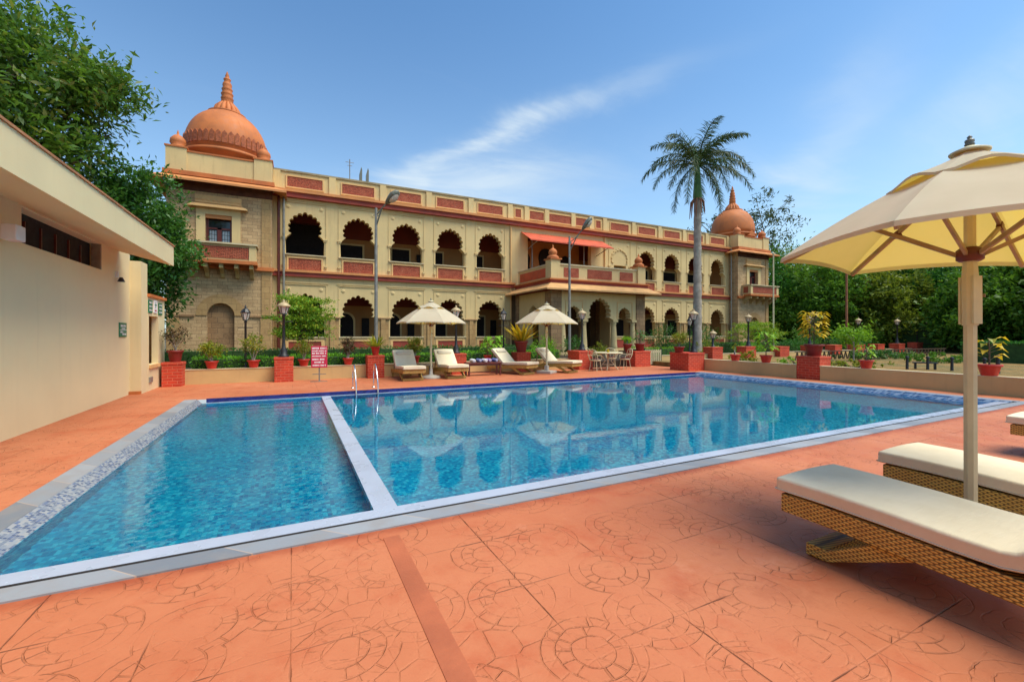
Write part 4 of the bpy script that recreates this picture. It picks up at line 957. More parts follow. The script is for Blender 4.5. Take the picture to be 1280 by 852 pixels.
# ------------------------------------------------------------------ wicker loungers (foot at local y = 0, head at y = -1.95)
def lounger():
    t = empty('wicker_lounger', (0, 0, 0), 'x', 'sun lounger', 'wicker sun loungers')
    w = .365; prof = [(0, .25, .375), (-.35, .245, .372), (-.75, .225, .35), (-1.15, .20, .325), (-1.55, .175, .30), (-1.95, .16, .28)]
    mb = MB()
    for x0, x1 in ((-w, -w + .035), (w - .035, w)):
        vs = []
        for y, a, b in prof: vs += [(x0, y, a), (x0, y, b), (x1, y, b), (x1, y, a)]
        fs = [(4*i+j, 4*i+(j+1) % 4, 4*i+4+(j+1) % 4, 4*i+4+j) for i in range(len(prof)-1) for j in range(4)] + [(0, 1, 2, 3), (20, 21, 22, 23)]
        mb.add(vs, fs)
    mb.box(-w + .0351, -.035, .25, w - .0351, 0, .375).box(-w + .0351, -1.95, .16, w - .0351, -1.915, .28)
    for y in (-.3, -.6, -.9, -1.12): mb.box(-w + .0351, y - .02, .28, w - .0351, y + .02, .315)
    mb.build('frame', WICKER, t, .006, 2)
    vs = [(sx, y, b - .012) for y, a, b in prof[:4] for sx in (-w + .036, w - .036)]
    mb = MB().add(vs + [(x, y, z - .02) for x, y, z in vs], [(0, 1, 3, 2), (2, 3, 5, 4), (4, 5, 7, 6), (8, 9, 11, 10), (10, 11, 13, 12), (12, 13, 15, 14)]); mb.build('seat_deck', WICKER, t)
    for x in (-w + .02, w - .07):                          # slanting front legs standing on a cross board
        mb = MB(); mb.add([(x, -.17, .015), (x, -.30, .015), (x, -.78, .235), (x, -.56, .245), (x + .05, -.17, .015), (x + .05, -.30, .015), (x + .05, -.78, .235), (x + .05, -.56, .245)],
                          [(0, 1, 2, 3), (4, 5, 6, 7), (0, 1, 5, 4), (1, 2, 6, 5), (2, 3, 7, 6), (3, 0, 4, 7)]); mb.build('front_leg', WICKER, t, .005, 1)
        MB().box(x, -1.86, 0, x + .05, -1.79, .19).build('rear_leg', WICKER, t, .005, 1)
    MB().box(-w + .03, -.285, .004, w - .03, -.15, .085).build('foot_board', WICKER, t, .006, 1)
    an = R(42); bl = .80; hy, hz = -1.16, .335
    by, bz = hy - bl * math.cos(an), hz + bl * math.sin(an)
    mb = MB()
    nx, nz = math.sin(an), math.cos(an)                   # normal of the back is (-?) towards the foot: (sin, cos)
    mb.add([(sx, y + nx * d * 1, z + nz * d) for sx in (-w + .04, w - .04) for y, z, d in ((hy, hz, 0), (by, bz, 0), (by, bz, -.04), (hy, hz, -.04))],
           [(0, 1, 2, 3), (4, 5, 6, 7), (0, 1, 5, 4), (1, 2, 6, 5), (2, 3, 7, 6), (3, 0, 4, 7)])
    mb.build('backrest', WICKER, t, .006, 1)
    MB().bar((-w + .08, hy - .5, hz + .42), (-w + .08, -1.78, .27), .03, .03).bar((w - .08, hy - .5, hz + .42), (w - .08, -1.78, .27), .03, .03).build('back_prop', WOODB, t)
    path = [(.04, .385), (-.30, .382), (-.60, .370), (-.90, .350), (-1.08, .345), (-1.16, .36), (-1.22, .395), (by + .25, bz - .20), (by, bz + .02)]
    up = []; th = .095
    for i, (y, z) in enumerate(path):
        a, b = path[max(i-1, 0)], path[min(i+1, len(path)-1)]; ty, tz = b[0]-a[0], b[1]-a[1]; l = math.hypot(ty, tz); up.append((y + tz / l * th, z - ty / l * th))
    n = len(path); vs = []
    NX = 6; xs = [-w + 2 * w * k / NX for k in range(NX + 1)]
    for x in xs:
        crown = .012 * (1 - (x / w) ** 2)
        vs += [(x, y, z) for y, z in path] + [(x, y, z + crown) for y, z in up]
    fs = []; m_ = 2 * n
    for k in range(NX):
        for i in range(n - 1):
            fs.append((k*m_+i, k*m_+i+1, (k+1)*m_+i+1, (k+1)*m_+i)); fs.append((k*m_+n+i, (k+1)*m_+n+i, (k+1)*m_+n+i+1, k*m_+n+i+1))
        fs += [(k*m_, (k+1)*m_, (k+1)*m_+n, k*m_+n), (k*m_+n-1, k*m_+2*n-1, (k+1)*m_+2*n-1, (k+1)*m_+n-1)]
    for k in (0, NX): fs += [(k*m_+i, k*m_+i+1, k*m_+n+i+1, k*m_+n+i) for i in range(n - 1)]
    mb = MB(); mb.add(vs, fs); c = mb.build('cushion', CUSH, t, .02, 4)
    for f in c.data.polygons: f.use_smooth = True
    mb = MB()
    for sx in (-w, w): mb.tube([(sx, y, z + .012) for y, z in path], .006, 6)
    mb.tube([(-w, .042, .397), (w, .042, .397)], .006, 6); mb.build('piping', PILLOW, c)
    mb = MB()
    q = Vector((0, by + .13, bz - .11)); no = Vector((0, nx, nz)); q = q + no * (th + .02)
    tm = MB().lathe([(.02, -.27), (.075, -.255), (.088, -.2), (.09, 0), (.088, .2), (.075, .255), (.02, .27)], 14)
    for x_, y_, z_ in tm.v: mb.v.append((z_, q.y + y_ * .62 * nx + x_ * -math.cos(an), q.z + y_ * .62 * nz + x_ * math.sin(an)))
    mb.f = list(tm.f); mb.s = [True] * len(tm.f); mb.build('pillow', PILLOW, t)
    return t
lg = lounger()
for i, (x, y, rz, l) in enumerate([(3.47, 1.92, 0, 'nearest wicker lounger with a cream cushion, at the right edge of the picture'),
        (4.95, 1.95, 0, 'second wicker lounger, just beyond the big parasol pole'),
        (8.42, 2.10, 0, 'wicker lounger of which only the cushion corner shows behind the parasol'),
        (3.50, 13.95, math.pi, 'far lounger left of the round based parasol, beside the pool ladder'),
        (5.00, 13.98, math.pi, 'far lounger right of the round based parasol, near the red towel bench'),
        (7.98, 14.20, math.pi + R(24), 'far lounger right of the red towel bench, turned slightly'),
        (9.92, 14.12, math.pi + R(24), 'far lounger next to the cream dining set')]):
    place(lg, i, (x, y, 0), rz, l)

# ------------------------------------------------------------------ tables, towels, dining set, notice, ladder
st = empty('side_table', (4.25, 15.35, 0), 'small wooden side table behind the round based parasol', 'table')
MB().box(-.24, -.24, .40, .24, .24, .44).build('table_top', WOODB, st, .006)
for x in (-.21, .17):
    for y in (-.21, .17): MB().box(x, y, 0, x + .04, y + .04, .399).build('leg', WOODB, st)
tt = empty('towel_bench', (6.28, 14.88, 0), 'dark red wooden bench holding rolled towels', 'table')
MB().box(-.68, -.22, .44, .68, .22, .485).build('table_top', WOODR, tt, .006)
MB().box(-.60, -.16, .37, .60, -.13, .439).box(-.60, .13, .37, .60, .16, .439).box(-.60, -.015, .10, .60, .015, .14).build('rail', WOODR, tt)
for x in (-.65, .59):
    for y in (-.19, .13): MB().box(x, y, 0, x + .06, y + .06, .439).build('leg', WOODR, tt)
TW = {'white': plain('white_towel', (.72, .72, .76), .95, .1, 6, .4), 'blue': plain('blue_striped_towel', (.16, .20, .45), .95, .3, 9, .4), 'violet': plain('violet_towel', (.36, .22, .48), .95, .3, 9, .4)}
for x, y, c, l in ((-.42, 0, 'white', 'white rolled towel at the left end of the red bench'), (-.16, .05, 'blue', 'blue and grey rolled towel second from left on the red bench'),
                   (.02, -.06, 'white', 'white rolled towel in the middle of the red bench'), (.22, .04, 'violet', 'violet rolled towel on the red bench'), (.46, 0, 'blue', 'blue rolled towel at the right end of the red bench')):
    o = empty('rolled_towel', (6.28 + x, 14.88 + y, .486), l, 'towel', 'rolled towels on the red bench', rz=.1 * x)
    mb = MB(); tm = MB().lathe([(.02, -.17), (.062, -.17), (.065, -.1), (.066, .1), (.062, .17), (.02, .17)], 14); mb.add([(x_, z_, y_ + .066) for x_, y_, z_ in tm.v], tm.f, True); mb.build('roll', TW[c], o)
    sp = [(.045 * (1 - q / 22) * math.cos(q * .8), -.172, .066 + .045 * (1 - q / 22) * math.sin(q * .8)) for q in range(20)]
    MB().tube(sp, .005, 5).build('fold', TW['white'], o)
dt = empty('dining_table', (12.05, 14.85, 0), 'round cream wrought iron dining table on the far deck', 'table')
MB().lathe([(.60, .70), (.62, .715), (.62, .735), (.60, .745)], 32).build('table_top', CREAMM, dt)
mb = MB()
for k in range(4):
    a = R(45 + 90*k); c_, s_ = math.cos(a), math.sin(a); mb.tube([(.42*c_, .42*s_, 0), (.30*c_, .30*s_, .15), (.12*c_, .12*s_, .38), (.26*c_, .26*s_, .60), (.40*c_, .40*s_, .70)], .018, 6)
mb.tube([(.24*math.cos(R(t_)), .24*math.sin(R(t_)), .22) for t_ in range(0, 361, 24)], .012, 6); mb.build('pedestal', CREAMM, dt)
MB().lathe([(.05, .746), (.06, .78), (.04, .84), (.055, .87)], 12).build('vase', LF_YEL, dt)
def chair():
    t = empty('iron_chair', (0, 0, 0), 'x', 'chair', 'cream wrought iron chairs')
    MB().lathe([(.205, .42), (.22, .43), (.22, .45), (.20, .46)], 20).build('seat', CREAMM, t)
    MB().lathe([(.19, .461), (.20, .475), (.19, .50), (.10, .508)], 20).build('seat_pad', plain('maroon_seat_pad', (.10, .02, .02), .9, .2, 5, .2), t)
    for k in range(4):
        a = R(45 + 90*k); c_, s_ = math.cos(a), math.sin(a); MB().tube([(.19*c_, .19*s_, .43), (.21*c_, .21*s_, .22), (.27*c_, .27*s_, 0)], .013, 6).build('leg', CREAMM, t)
    mb = MB().tube([(-.20, -.12, .45), (-.22, -.22, .66), (-.18, -.25, .84), (0, -.26, .90), (.18, -.25, .84), (.22, -.22, .66), (.20, -.12, .45)], .013, 6)
    for x in (-.1, 0, .1): mb.tube([(x, -.20, .46), (x * 1.6, -.23, .62), (x * .4, -.25, .76), (x, -.26, .88)], .008, 5)
    mb.tube([(-.20, -.22, .66), (.20, -.22, .66)], .008, 5); mb.build('backrest', CREAMM, t)
    mb = MB()
    for sx in (-1, 1): mb.tube([(sx*.20, -.20, .64), (sx*.26, -.02, .65), (sx*.24, .12, .60), (sx*.20, .13, .45)], .011, 6)
    mb.build('armrest', CREAMM, t); return t
ch = chair()
for i, (x, y, rz, l) in enumerate([(11.15, 14.55, R(-70), 'cream iron chair on the lounger side of the dining table'), (12.85, 14.7, R(80), 'cream iron chair at the right side of the dining table'),
        (11.75, 15.6, R(195), 'cream iron chair behind the dining table, left one'), (12.75, 15.5, R(150), 'cream iron chair behind the dining table, right one')]):
    place(ch, i, (x, y, 0), rz, l)
nb = empty('pool_notice', (.76, 15.3, 0), 'crimson notice board with white lettering on a thin stand', 'sign', rz=R(-8))
MB().box(-.24, -.012, .44, .24, .012, 1.13).build('board', PINKS, nb, .01)
mb = MB(); FN = lambda a, b, d: (a, d, b)
for b_, h in ((1.035, .06), (.955, .045), (.875, .055), (.79, .045)): word_strip(mb, FN, -.21, .21, b_, h, rnd, -.0135)
word_strip(mb, FN, -.20, .18, .68, .06, rnd, -.0135); word_strip(mb, FN, -.14, .15, .59, .055, rnd, -.0135); word_strip(mb, FN, -.19, .20, .49, .055, rnd, -.0135)
mb.build('lettering', SIGNW, nb)
MB().box(-.02, .013, 0, .02, .035, 1.0).box(-.20, .012, .22, .20, .034, .245).box(-.25, -.12, 0, .25, -.09, .02).box(-.02, -.09, 0, .02, .2, .02).build('stand', GREYM, nb)
ld = empty('pool_ladder', (1.78, 12.4, 0), 'stainless steel pool ladder with two curved handrails', 'ladder')
for x in (-.28, .28):
    MB().tube([(x, .50, .0), (x, .50, .42), (x, .47, .56), (x, .38, .66), (x, .24, .68), (x, .08, .60), (x, -.08, .40), (x, -.20, .15), (x, -.23, -.05), (x, -.23, -.70)], .017, 10).build('handrail', STEEL, ld)
    MB().lathe([(.05, .001), (.05, .012), (.025, .03)], 14, (x, .5, 0)).build('flange', STEEL, ld)
for z in (-.25, -.5, -.72): MB().box(-.28, -.27, z, .28, -.19, z + .03).build('rung', STEEL, ld)
# lawn bollards and bench
bo = empty('path_light', (0, 0, 0), 'x', 'lamp', 'black bollard lights on the lawn')
MB().lathe([(.05, 0), (.045, .03), (.04, .42)], 10).build('post', BLACKM, bo); MB().lathe([(.06, .42), (.065, .45), (.03, .50)], 10).build('cap', BLACKM, bo)
for i, (x, y, l) in enumerate([(20.6, 8.0, 'leftmost black bollard light on the lawn'), (21.0, 7.55, 'black bollard light at the near end of the low bench'), (21.2, 6.95, 'black bollard light right of the low bench'),
                               (21.3, 6.15, 'black bollard light left of the stout one'), (21.0, 5.75, 'stouter black bollard light nearest the parasol pole')]):
    place(bo, i, (x, y, .2), 0, l, 1.25 if i == 4 else None)
b_ = empty('low_bench', (21.2, 7.7, .2), 'low dark bench on the lawn among the bollard lights', 'bench', rz=R(-65))
MB().box(-.35, -.14, .22, .35, .14, .26).build('seat', BLACKM, b_)
for x in (-.3, .24): MB().box(x, -.12, 0, x + .06, .12, .219).build('leg', BLACKM, b_)

# ------------------------------------------------------------------ foliage
def leaves(name, C, size, rng, mat, parent=None, up=.35, out=None, asp=.42, droop=0., smin=.6):
    """one mesh of folded leaf blades at the points C (N,3)"""
    N = len(C); d = rng.normal(size=(N, 3)); 
    if out is not None: d += out * 1.2
    d[:, 2] -= droop; d /= np.linalg.norm(d, axis=1)[:, None]
    nr = rng.normal(size=(N, 3)); nr[:, 2] += up * 4; s = np.cross(d, nr); s /= np.linalg.norm(s, axis=1)[:, None] + 1e-9; nr = np.cross(s, d)
    L = (size * rng.uniform(smin, 1.3, N))[:, None]; w = L * asp
    a = C - d * L * .5; b = C + d * L * .5; m1 = C - d * L * .05
    V = np.stack([a, m1 + s * w * .5 + nr * L * .10, b, m1 - s * w * .5 + nr * L * .10], 1).reshape(-1, 3)
    c = np.array([(V[:, 0].min() + V[:, 0].max()) / 2, (V[:, 1].min() + V[:, 1].max()) / 2, V[:, 2].min()])
    V = V - c
    me = bpy.data.meshes.new(name); me.vertices.add(N * 4); me.vertices.foreach_set('co', V.ravel())
    me.loops.add(N * 4); me.polygons.add(N)
    me.loops.foreach_set('vertex_index', np.arange(N * 4, dtype=np.int32)); me.polygons.foreach_set('loop_start', np.arange(0, N * 4, 4, dtype=np.int32))
    me.polygons.foreach_set('loop_total', np.full(N, 4, dtype=np.int32)); me.update(calc_edges=True); me.materials.append(mat)
    o = bpy.data.objects.new(name, me); COL.objects.link(o)
    po = ORI.get(parent.name, Vector((0, 0, 0))) if parent else Vector((0, 0, 0)); o.location = Vector(c) - po; o.parent = parent; ORI[o.name] = Vector(c); return o
def clumps(rng, lobes, nc, per, sig, lo=.55, flat_=1.):
    """leaf points: clumps spread through ellipsoid lobes [(centre, radii)], thicker towards the outside"""
    w = np.array([r[0]*r[1] + r[1]*r[2] + r[0]*r[2] for _, r in lobes]); k = rng.choice(len(lobes), nc, p=w / w.sum())
    u = rng.normal(size=(nc, 3)); u /= np.linalg.norm(u, axis=1)[:, None]; rad = rng.uniform(lo, 1.02, nc)[:, None]
    cen = np.array([l[0] for l in lobes])[k]; rr_ = np.array([l[1] for l in lobes])[k]
    cc = cen + u * rad * rr_; n = per
    pts = cc[:, None, :] + rng.normal(size=(nc, n, 3)) * np.array([sig, sig, sig * flat_]) * rng.uniform(.55, 1.35, (nc, 1, 1))
    return pts.reshape(-1, 3), np.repeat(u, n, 0), cc
def tree(name, label, base, lobes, trunk, nc, per, sig, size, mat, rng, group=None, bark=BARK, lo=.55, nl=10, asp=.42, flat_=1., fork=.55, cat='tree', smin=.6):
    t = empty(name, base, label, cat, group, local=False); pts, u, cc = clumps(rng, lobes, nc, per, sig, lo, flat_)
    leaves('crown', pts, size, rng, mat, t, out=u, asp=asp, smin=smin)
    b = Vector(base); ct = Vector(np.mean([l[0] for l in lobes], 0)); top = b.lerp(ct, fork)
    mb = MB().tube([b, b.lerp(top, .5) + Vector((.08, .05, 0)) * trunk * 3, top], [trunk, trunk * .8, trunk * .6], 9)
    for i in range(nl):
        e = Vector(cc[rng.integers(len(cc))]); m = top.lerp(e, .5) + Vector(rng.normal(size=3)) * .12 * (e - top).length; m.z += .05 * (e - top).length
        mb.tube([top.lerp(b, .12 * rng.random()), m, e], [trunk * .42, trunk * .22, trunk * .05], 6)
    mb.build('trunk', bark, t); return t
rg = np.random.default_rng(11)
# big mango tree rising behind the pool house, and the dense tree in front of the left tower
tree('mango_tree', 'large spreading mango tree rising behind the pool house roof', (-8.2, 18, 0),
     [((-9.2, 17.5, 9.4), (2.6, 2.6, 3.0)), ((-6.7, 17, 8.9), (2.4, 2.2, 1.9)), ((-6.3, 17, 6.6), (1.4, 1.9, 1.6)), ((-8.5, 17, 6.2), (2.4, 2.2, 2.2)), ((-10, 17, 12), (2.6, 2.4, 1.6)), ((-5.1, 16.8, 8.6), (1.05, 1.2, .75))],
     .32, 820, 58, .23, .24, LF_TREE, rg, lo=.35, nl=34, asp=.36, smin=.35)
tree('garden_tree', 'dense dark green tree between the pool house and left tower', (-5.0, 18.6, 0),
     [((-4.7, 18.2, 5.6), (1.55, 1.4, 1.5)), ((-3.75, 18, 4.5), (1.0, 1.2, 1.1)), ((-4.3, 18.2, 3.2), (1.15, 1.2, 1.4)), ((-5.6, 18.3, 5.2), (1.4, 1.3, 1.6)), ((-4.3, 18, 2.2), (.55, .8, .7))],
     .2, 520, 60, .17, .17, LF_TREE2, rg, lo=.3, nl=18, smin=.4)
# the grove beyond the lawn
spots = [(47, 31, 10.6, 4.2, 0), (50, 27, 11.4, 4.4, 2), (46, 24, 8.8, 3.6, 1), (52, 22, 11.8, 4.6, 0), (46.5, 19, 7.4, 3.1, 2), (50, 15.5, 9.0, 3.6, 0), (44.5, 12.5, 7.0, 3.0, 1), (47, 9, 8.6, 3.6, 2),
         (43, 7, 7.4, 3.2, 1), (46, 3, 9.2, 3.8, 0), (55, 34, 13, 5.2, 1), (58, 25, 12, 4.6, 2), (57, 17, 12, 4.4, 1), (54, 8, 11.5, 4.6, 0), (44.5, 28, 5.2, 2.6, 1)]
desc = ['dark green tree behind the thin cream pole', 'olive leafed tree at the back left of the grove', 'bright mid green tree left of the rusty pole', 'dark tree behind the rusty pole', 'olive tree between the rusty pole and big parasol pole',
        'dark tall tree just left of the big parasol pole', 'mid green tree right behind the big parasol pole', 'olive tree to the right of the big parasol pole', 'mid green tree near the right edge, behind the large red pot', 'dark tree at the extreme right edge',
        'tall tree at the back of the grove beside the right tower', 'tall olive tree at the back of the grove, middle', 'tall mid green tree at the back, over the parasol pole', 'tall dark tree at the back right of the grove', 'low round mid green tree right of the right tower']
for (x, y, h, r, k), d in zip(spots, desc):
    lob = [((x, y, h - r * .75), (r, r, r * .75)), ((x - r * .5, y - r * .5, h * .45), (r * .8, r * .8, h * .30)), ((x - r * .3, y + r * .5, h * .42), (r * .8, r * .7, h * .28)), ((x - r * .7, y, h * .25), (r * .7, r * .9, h * .2))]
    tree('grove_tree', d, (x, y, 0), lob, .28, 270, 58, r * .095, .36, LF_FOR[k], rg, 'trees of the grove beyond the lawn', lo=.5, nl=9)
# sparse tall tree behind the right dome
tree('tall_sparse_tree', 'tall airy eucalyptus with thin crown behind the right dome', (54, 36, 0),
     [((54, 35.5, 17.6), (3.6, 3.2, 2.8)), ((51.5, 37, 15.5), (3.0, 3, 2.4)), ((56.5, 34.5, 14.2), (2.8, 3, 2.2)), ((48.5, 39, 16.2), (1.8, 2, 2.6)), ((53, 36, 12), (3.2, 3, 2.4)), ((45.4, 39.5, 13.2), (2.2, 2, 1.3))],
     .34, 62, 44, .42, .48, LF_EUC, rg, bark=BARKG, lo=.25, nl=40, asp=.3, fork=.62)
# small layered tree and bushes in front of the facade
def layered(label, base, rx, z0, z1, nl_, mat, n=150):
    x, y, z = base; lob = []
    for k in range(nl_):
        f = k / max(1, nl_ - 1); r = rx * (1 - .35 * abs(f - .35)); lob.append(((x + rg.uniform(-.15, .15) * rx, y + rg.uniform(-.2, .2), z0 + (z1 - z0) * f), (r, r * .8, .14)))
        lob.append(((x + rg.uniform(-.5, .5) * rx, y - .2, z0 + (z1 - z0) * f + .1), (r * .5, r * .5, .16)))
    return tree('layered_tree', label, base, lob, .07, n, 34, .13, .085, mat, rg, lo=.2, nl=14, flat_=.45, asp=.5)
layered('small tiered tree behind the crimson notice board', (.35, 18.2, .28), 1.25, 1.45, 2.75, 5, LF_LAY, 300)
layered('wide flat topped shrub tree in front of the right tower', (26.6, 18.0, .28), 2.3, 1.3, 2.1, 4, LF_LAY, 260)
def bush(name, label, c, r, mat, n, size, group=None, cat='shrub'):
    t = empty(name, c, label, cat, group, local=False); x, y, z = c
    pts, u, cc = clumps(rg, [((x, y, z + r[2]), r), ((x + r[0]*.4, y, z + r[2]*.8), (r[0]*.6, r[1]*.7, r[2]*.7)), ((x - r[0]*.4, y, z + r[2]*.75), (r[0]*.6, r[1]*.7, r[2]*.65))], n // 26 + 1, 26, min(r) * .2, .5)
    leaves('foliage', pts, size, rg, mat, t, out=u)
    mb = MB()
    for i in range(7): e = cc[rg.integers(len(cc))]; mb.tube([(x + rg.normal() * .04, y + rg.normal() * .04, z), ((x + e[0]) / 2, (y + e[1]) / 2, (z + e[2]) / 2 + .05), tuple(e)], [.025, .018, .006], 5)
    mb.build('stem', BARK, t)
bush('leafy_bush', 'dark bush left of the palm trunk before the arches', (18.7, 18.3, .28), (.95, .8, 1.0), LF_TREE2, 2200, .10)
bush('leafy_bush', 'round bush right of the palm trunk before the arches', (22.2, 18.5, .28), (1.25, .9, .85), LF_TREE2, 2400, .10)
bush('leafy_bush', 'bright bush at the foot of the right parasol and pillar', (10.2, 17.2, .28), (.65, .5, .62), LF_LIME, 1300, .09)
bush('leafy_bush', 'dark bush in the doorway of the porch', (13.2, 19.2, .28), (.6, .5, .55), LF_TREE2, 1000, .11)
bush('leafy_bush', 'pale yellow bush before the porch columns', (14.5, 18.6, .28), (.55, .45, .42), LF_POT, 900, .09)
bush('leafy_bush', 'low bush left of the porch steps behind the iron chairs', (12.3, 17.4, .05), (.5, .4, .42), LF_RED, 900, .08)
bush('leafy_bush', 'low mixed yellow shrub behind the poolside red pots', (21.0, 17.4, .28), (1.2, .6, .42), LF_POT, 1400, .09)
bush('leafy_bush', 'low dark shrub beneath the tower lamp', (24.3, 17.0, .28), (1.3, .6, .40), LF_HEDGE, 1500, .09)
bush('leafy_bush', 'spiky green shrub beyond the wall below the grove', (30.2, 17.4, .28), (1.6, .8, .6), LF_FOR[0], 1600, .12)
bush('leafy_bush', 'spreading green shrub beyond the wall right of the croton', (33.0, 18.4, .28), (1.7, .9, .9), LF_FOR[1], 1600, .13)
bush('leafy_bush', 'low green shrub at the feet of the grove trees', (38.5, 18.4, .28), (2.2, 1.0, .8), LF_FOR[0], 1800, .14)
bush('leafy_bush', 'shaggy green shrub behind the far lamps', (42.5, 18.6, .28), (2.2, 1.0, 1.0), LF_FOR[1], 1800, .15)
bush('leafy_bush', 'low pale green plants on the lawn just behind the croton column', (17.0, 9.9, .2), (.5, .7, .22), LF_LIME, 700, .10)
bush('leafy_bush', 'low flowering border on the lawn before the bollard lights', (19.3, 9.0, .2), (.9, 1.1, .16), LF_POT, 1100, .10)
bush('leafy_bush', 'grassy tuft on the lawn between the two small red pots', (17.6, 12.6, .2), (.5, .6, .32), LF_POT, 600, .12)
def hedge(label, x0, x1, y0, y1, z0, z1, mat, dens, size, round_=.12):
    t = empty('hedge', ((x0+x1)/2, (y0+y1)/2, z0), label, 'hedge', local=False)
    n = int(((x1-x0) * ((z1-z0)*2 + (y1-y0)) + (y1-y0)*(z1-z0)*2) * dens); W_, D_, H_ = x1-x0, y1-y0, z1-z0
    q = rg.random(n); x = rg.uniform(x0, x1, n); wob = (np.sin(x * 2.1) * .5 + np.sin(x * 5.3 + 1) * .3 + rg.normal(size=n) * .6) * .055
    front = q < H_ / (2*H_ + D_); top = (q >= H_ / (2*H_ + D_)) & (q < (H_ + D_) / (2*H_ + D_))
    y = np.where(front, y0 - wob, np.where(top, rg.uniform(y0, y1, n), y1 + wob)); z = np.where(top, z1 + wob, rg.uniform(z0, z1, n))
    o_ = np.stack([np.zeros(n), np.where(front, -1., np.where(top, 0., 1.)), np.where(top, 1., .25)], 1)
    leaves('foliage', np.stack([x, y, z], 1), size, rg, mat, t, out=o_)
    MB().box(x0 + .04, y0 + .05, z0, x1 - .04, y1 - .05, z1 - .05).build('light_block_core', plain('hedge_block_green', (.03, .075, .014), .95, .3, 9, .5), t)  # solid box added inside the leaves to block light
hedge('bright clipped hedge just behind the low garden wall', -2.8, 5.2, 16.35, 16.9, .28, .76, LF_HEDGE, 420, .085)
hedge('bright clipped hedge behind the towel bench', 6.0, 10.6, 16.35, 16.9, .28, .78, LF_HEDGE, 420, .085)
hedge('dark taller hedge along the palace on the left', -5.5, 12.4, 19.6, 20.3, .28, .92, LF_HEDGE2, 120, .10)
hedge('yellow green hedge behind the picket gate', 15.4, 18.4, 16.8, 17.4, .28, .80, LF_LIME, 200, .08)
hedge('dark hedge along the palace on the right', 20.6, 36, 19.6, 20.3, .28, .95, LF_HEDGE2, 110, .11)
hedge('tall dark hedge under the grove along the lawn end', 43.6, 44.6, -4, 19.0, .2, 2.1, LF_FOR[0], 55, .22)
hedge('very dark clipped hedge beyond the lawn under the grove', 40, 60, 20.6, 21.6, .28, 1.3, LF_FOR[0], 60, .16)

# potted plants
def pot(label, loc, r, h, pm_, kind, ph_, pr, mat, n=420, size=.068):
    t = empty('potted_plant', loc, label, 'potted plant', 'potted plants around the pool'); 
    MB().lathe([(r * .66, 0), (r * .70, .02), (r * .93, h * .80), (r * .95, h * .82), (r * 1.08, h * .83), (r * 1.08, h), (r * .93, h), (r * .90, h * .9)], 20).build('pot', pm_, t)
    MB().lathe([(r * .92, h * .88), (r * .90, h * .92), (.02, h * .94)], 16).build('soil', SOIL, t)
    if kind == 'shrub':
        pts, u, cc = clumps(rg, [((0, 0, h + ph_ * .62), (pr, pr, ph_ * .40))], max(4, n // 9), 14, pr * .17, .35)
        leaves('foliage', pts, size, rg, mat, t, out=u, asp=.5)
        mb = MB()
        for i in range(8): e = cc[rg.integers(len(cc))]; mb.tube([(rg.normal() * r * .12, rg.normal() * r * .12, h * .9), (e[0] * .45, e[1] * .45, h + ph_ * .3), tuple(e)], [.013, .009, .004], 5)
        mb.build('stem', BARKG, t)
    elif kind == 'spiky':
        mb = MB()
        for i in range(n):
            a = rg.uniform(0, 2 * math.pi); el = rg.uniform(.25, 1.35); L = ph_ * rg.uniform(.65, 1.1); w = size * rg.uniform(.7, 1.2)
            c_, s_ = math.cos(a), math.sin(a); ce, se = math.cos(el), math.sin(el); base = Vector((c_ * r * .3, s_ * r * .3, h * .9)); sd = Vector((-s_, c_, 0)) * w
            m_ = base + Vector((c_ * ce, s_ * ce, se)) * L * .6; e = m_ + Vector((c_ * ce * 1.15, s_ * ce * 1.15, se * .75)) * L * .42
            mb.add([base - sd * .5, base + sd * .5, m_ + sd, m_ - sd, e], [(0, 1, 2, 3), (3, 2, 4)])
        mb.build('foliage', mat, t)
    elif kind == 'broad':
        mb = MB(); st_ = MB()
        for i in range(n):
            a = 2.4 * i + rg.normal() * .3; zf = .25 + .75 * (i + .5) / n; L = size * rg.uniform(.8, 1.25); c_, s_ = math.cos(a), math.sin(a)
            base = Vector((c_ * .03, s_ * .03, h + ph_ * (zf - .12))); b1 = base + Vector((c_, s_, .5)) * pr * .45 * rg.uniform(.7, 1.2); sd = Vector((-s_, c_, 0)) * L * .26
            m_ = b1 + Vector((c_, s_, .25)) * L * .5; e = b1 + Vector((c_, s_, -.25)) * L
            mb.add([b1, m_ + sd + Vector((0, 0, .02)), m_ - sd + Vector((0, 0, .02)), e, m_], [(0, 1, 4), (0, 4, 2), (1, 3, 4), (4, 3, 2)]); st_.tube([base, b1], .006, 4)
        st_.tube([(0, 0, h * .9), (.01, 0, h + ph_ * .6), (0, .01, h + ph_ * .9)], [.02, .014, .008], 6)
        mb.build('foliage', mat, t); st_.build('stem', BARK, t)
    return t
pot('red pot with a round bush on the wall, nearest the kiosk', (-2.22, 16.1, .453), .17, .24, POTR, 'shrub', .62, .33, LF_POT, 700)
pot('red pot with a leggy shrub beside the black lamp post', (-1.11, 16.1, .453), .17, .24, POTR, 'shrub', .85, .32, LF_POT, 520)
pot('red pot with a bright round shrub left of the crimson notice', (.33, 16.1, .453), .17, .23, POTR, 'shrub', .66, .27, LF_POT, 800, .045)
pot('red pot with a sparse brown shrub right of the crimson notice', (1.72, 16.1, .453), .17, .24, POTR, 'shrub', .68, .26, LF_RED, 520)
pot('red pot with spiky grass on the column behind the ladder', (2.60, 15.88, .781), .15, .30, POTR, 'spiky', .55, .1, LF_POT, 60, .028)
pot('red pot with an olive shrub between the two left far loungers', (4.05, 16.1, .453), .18, .26, POTR, 'shrub', .68, .34, LF_POT, 700)
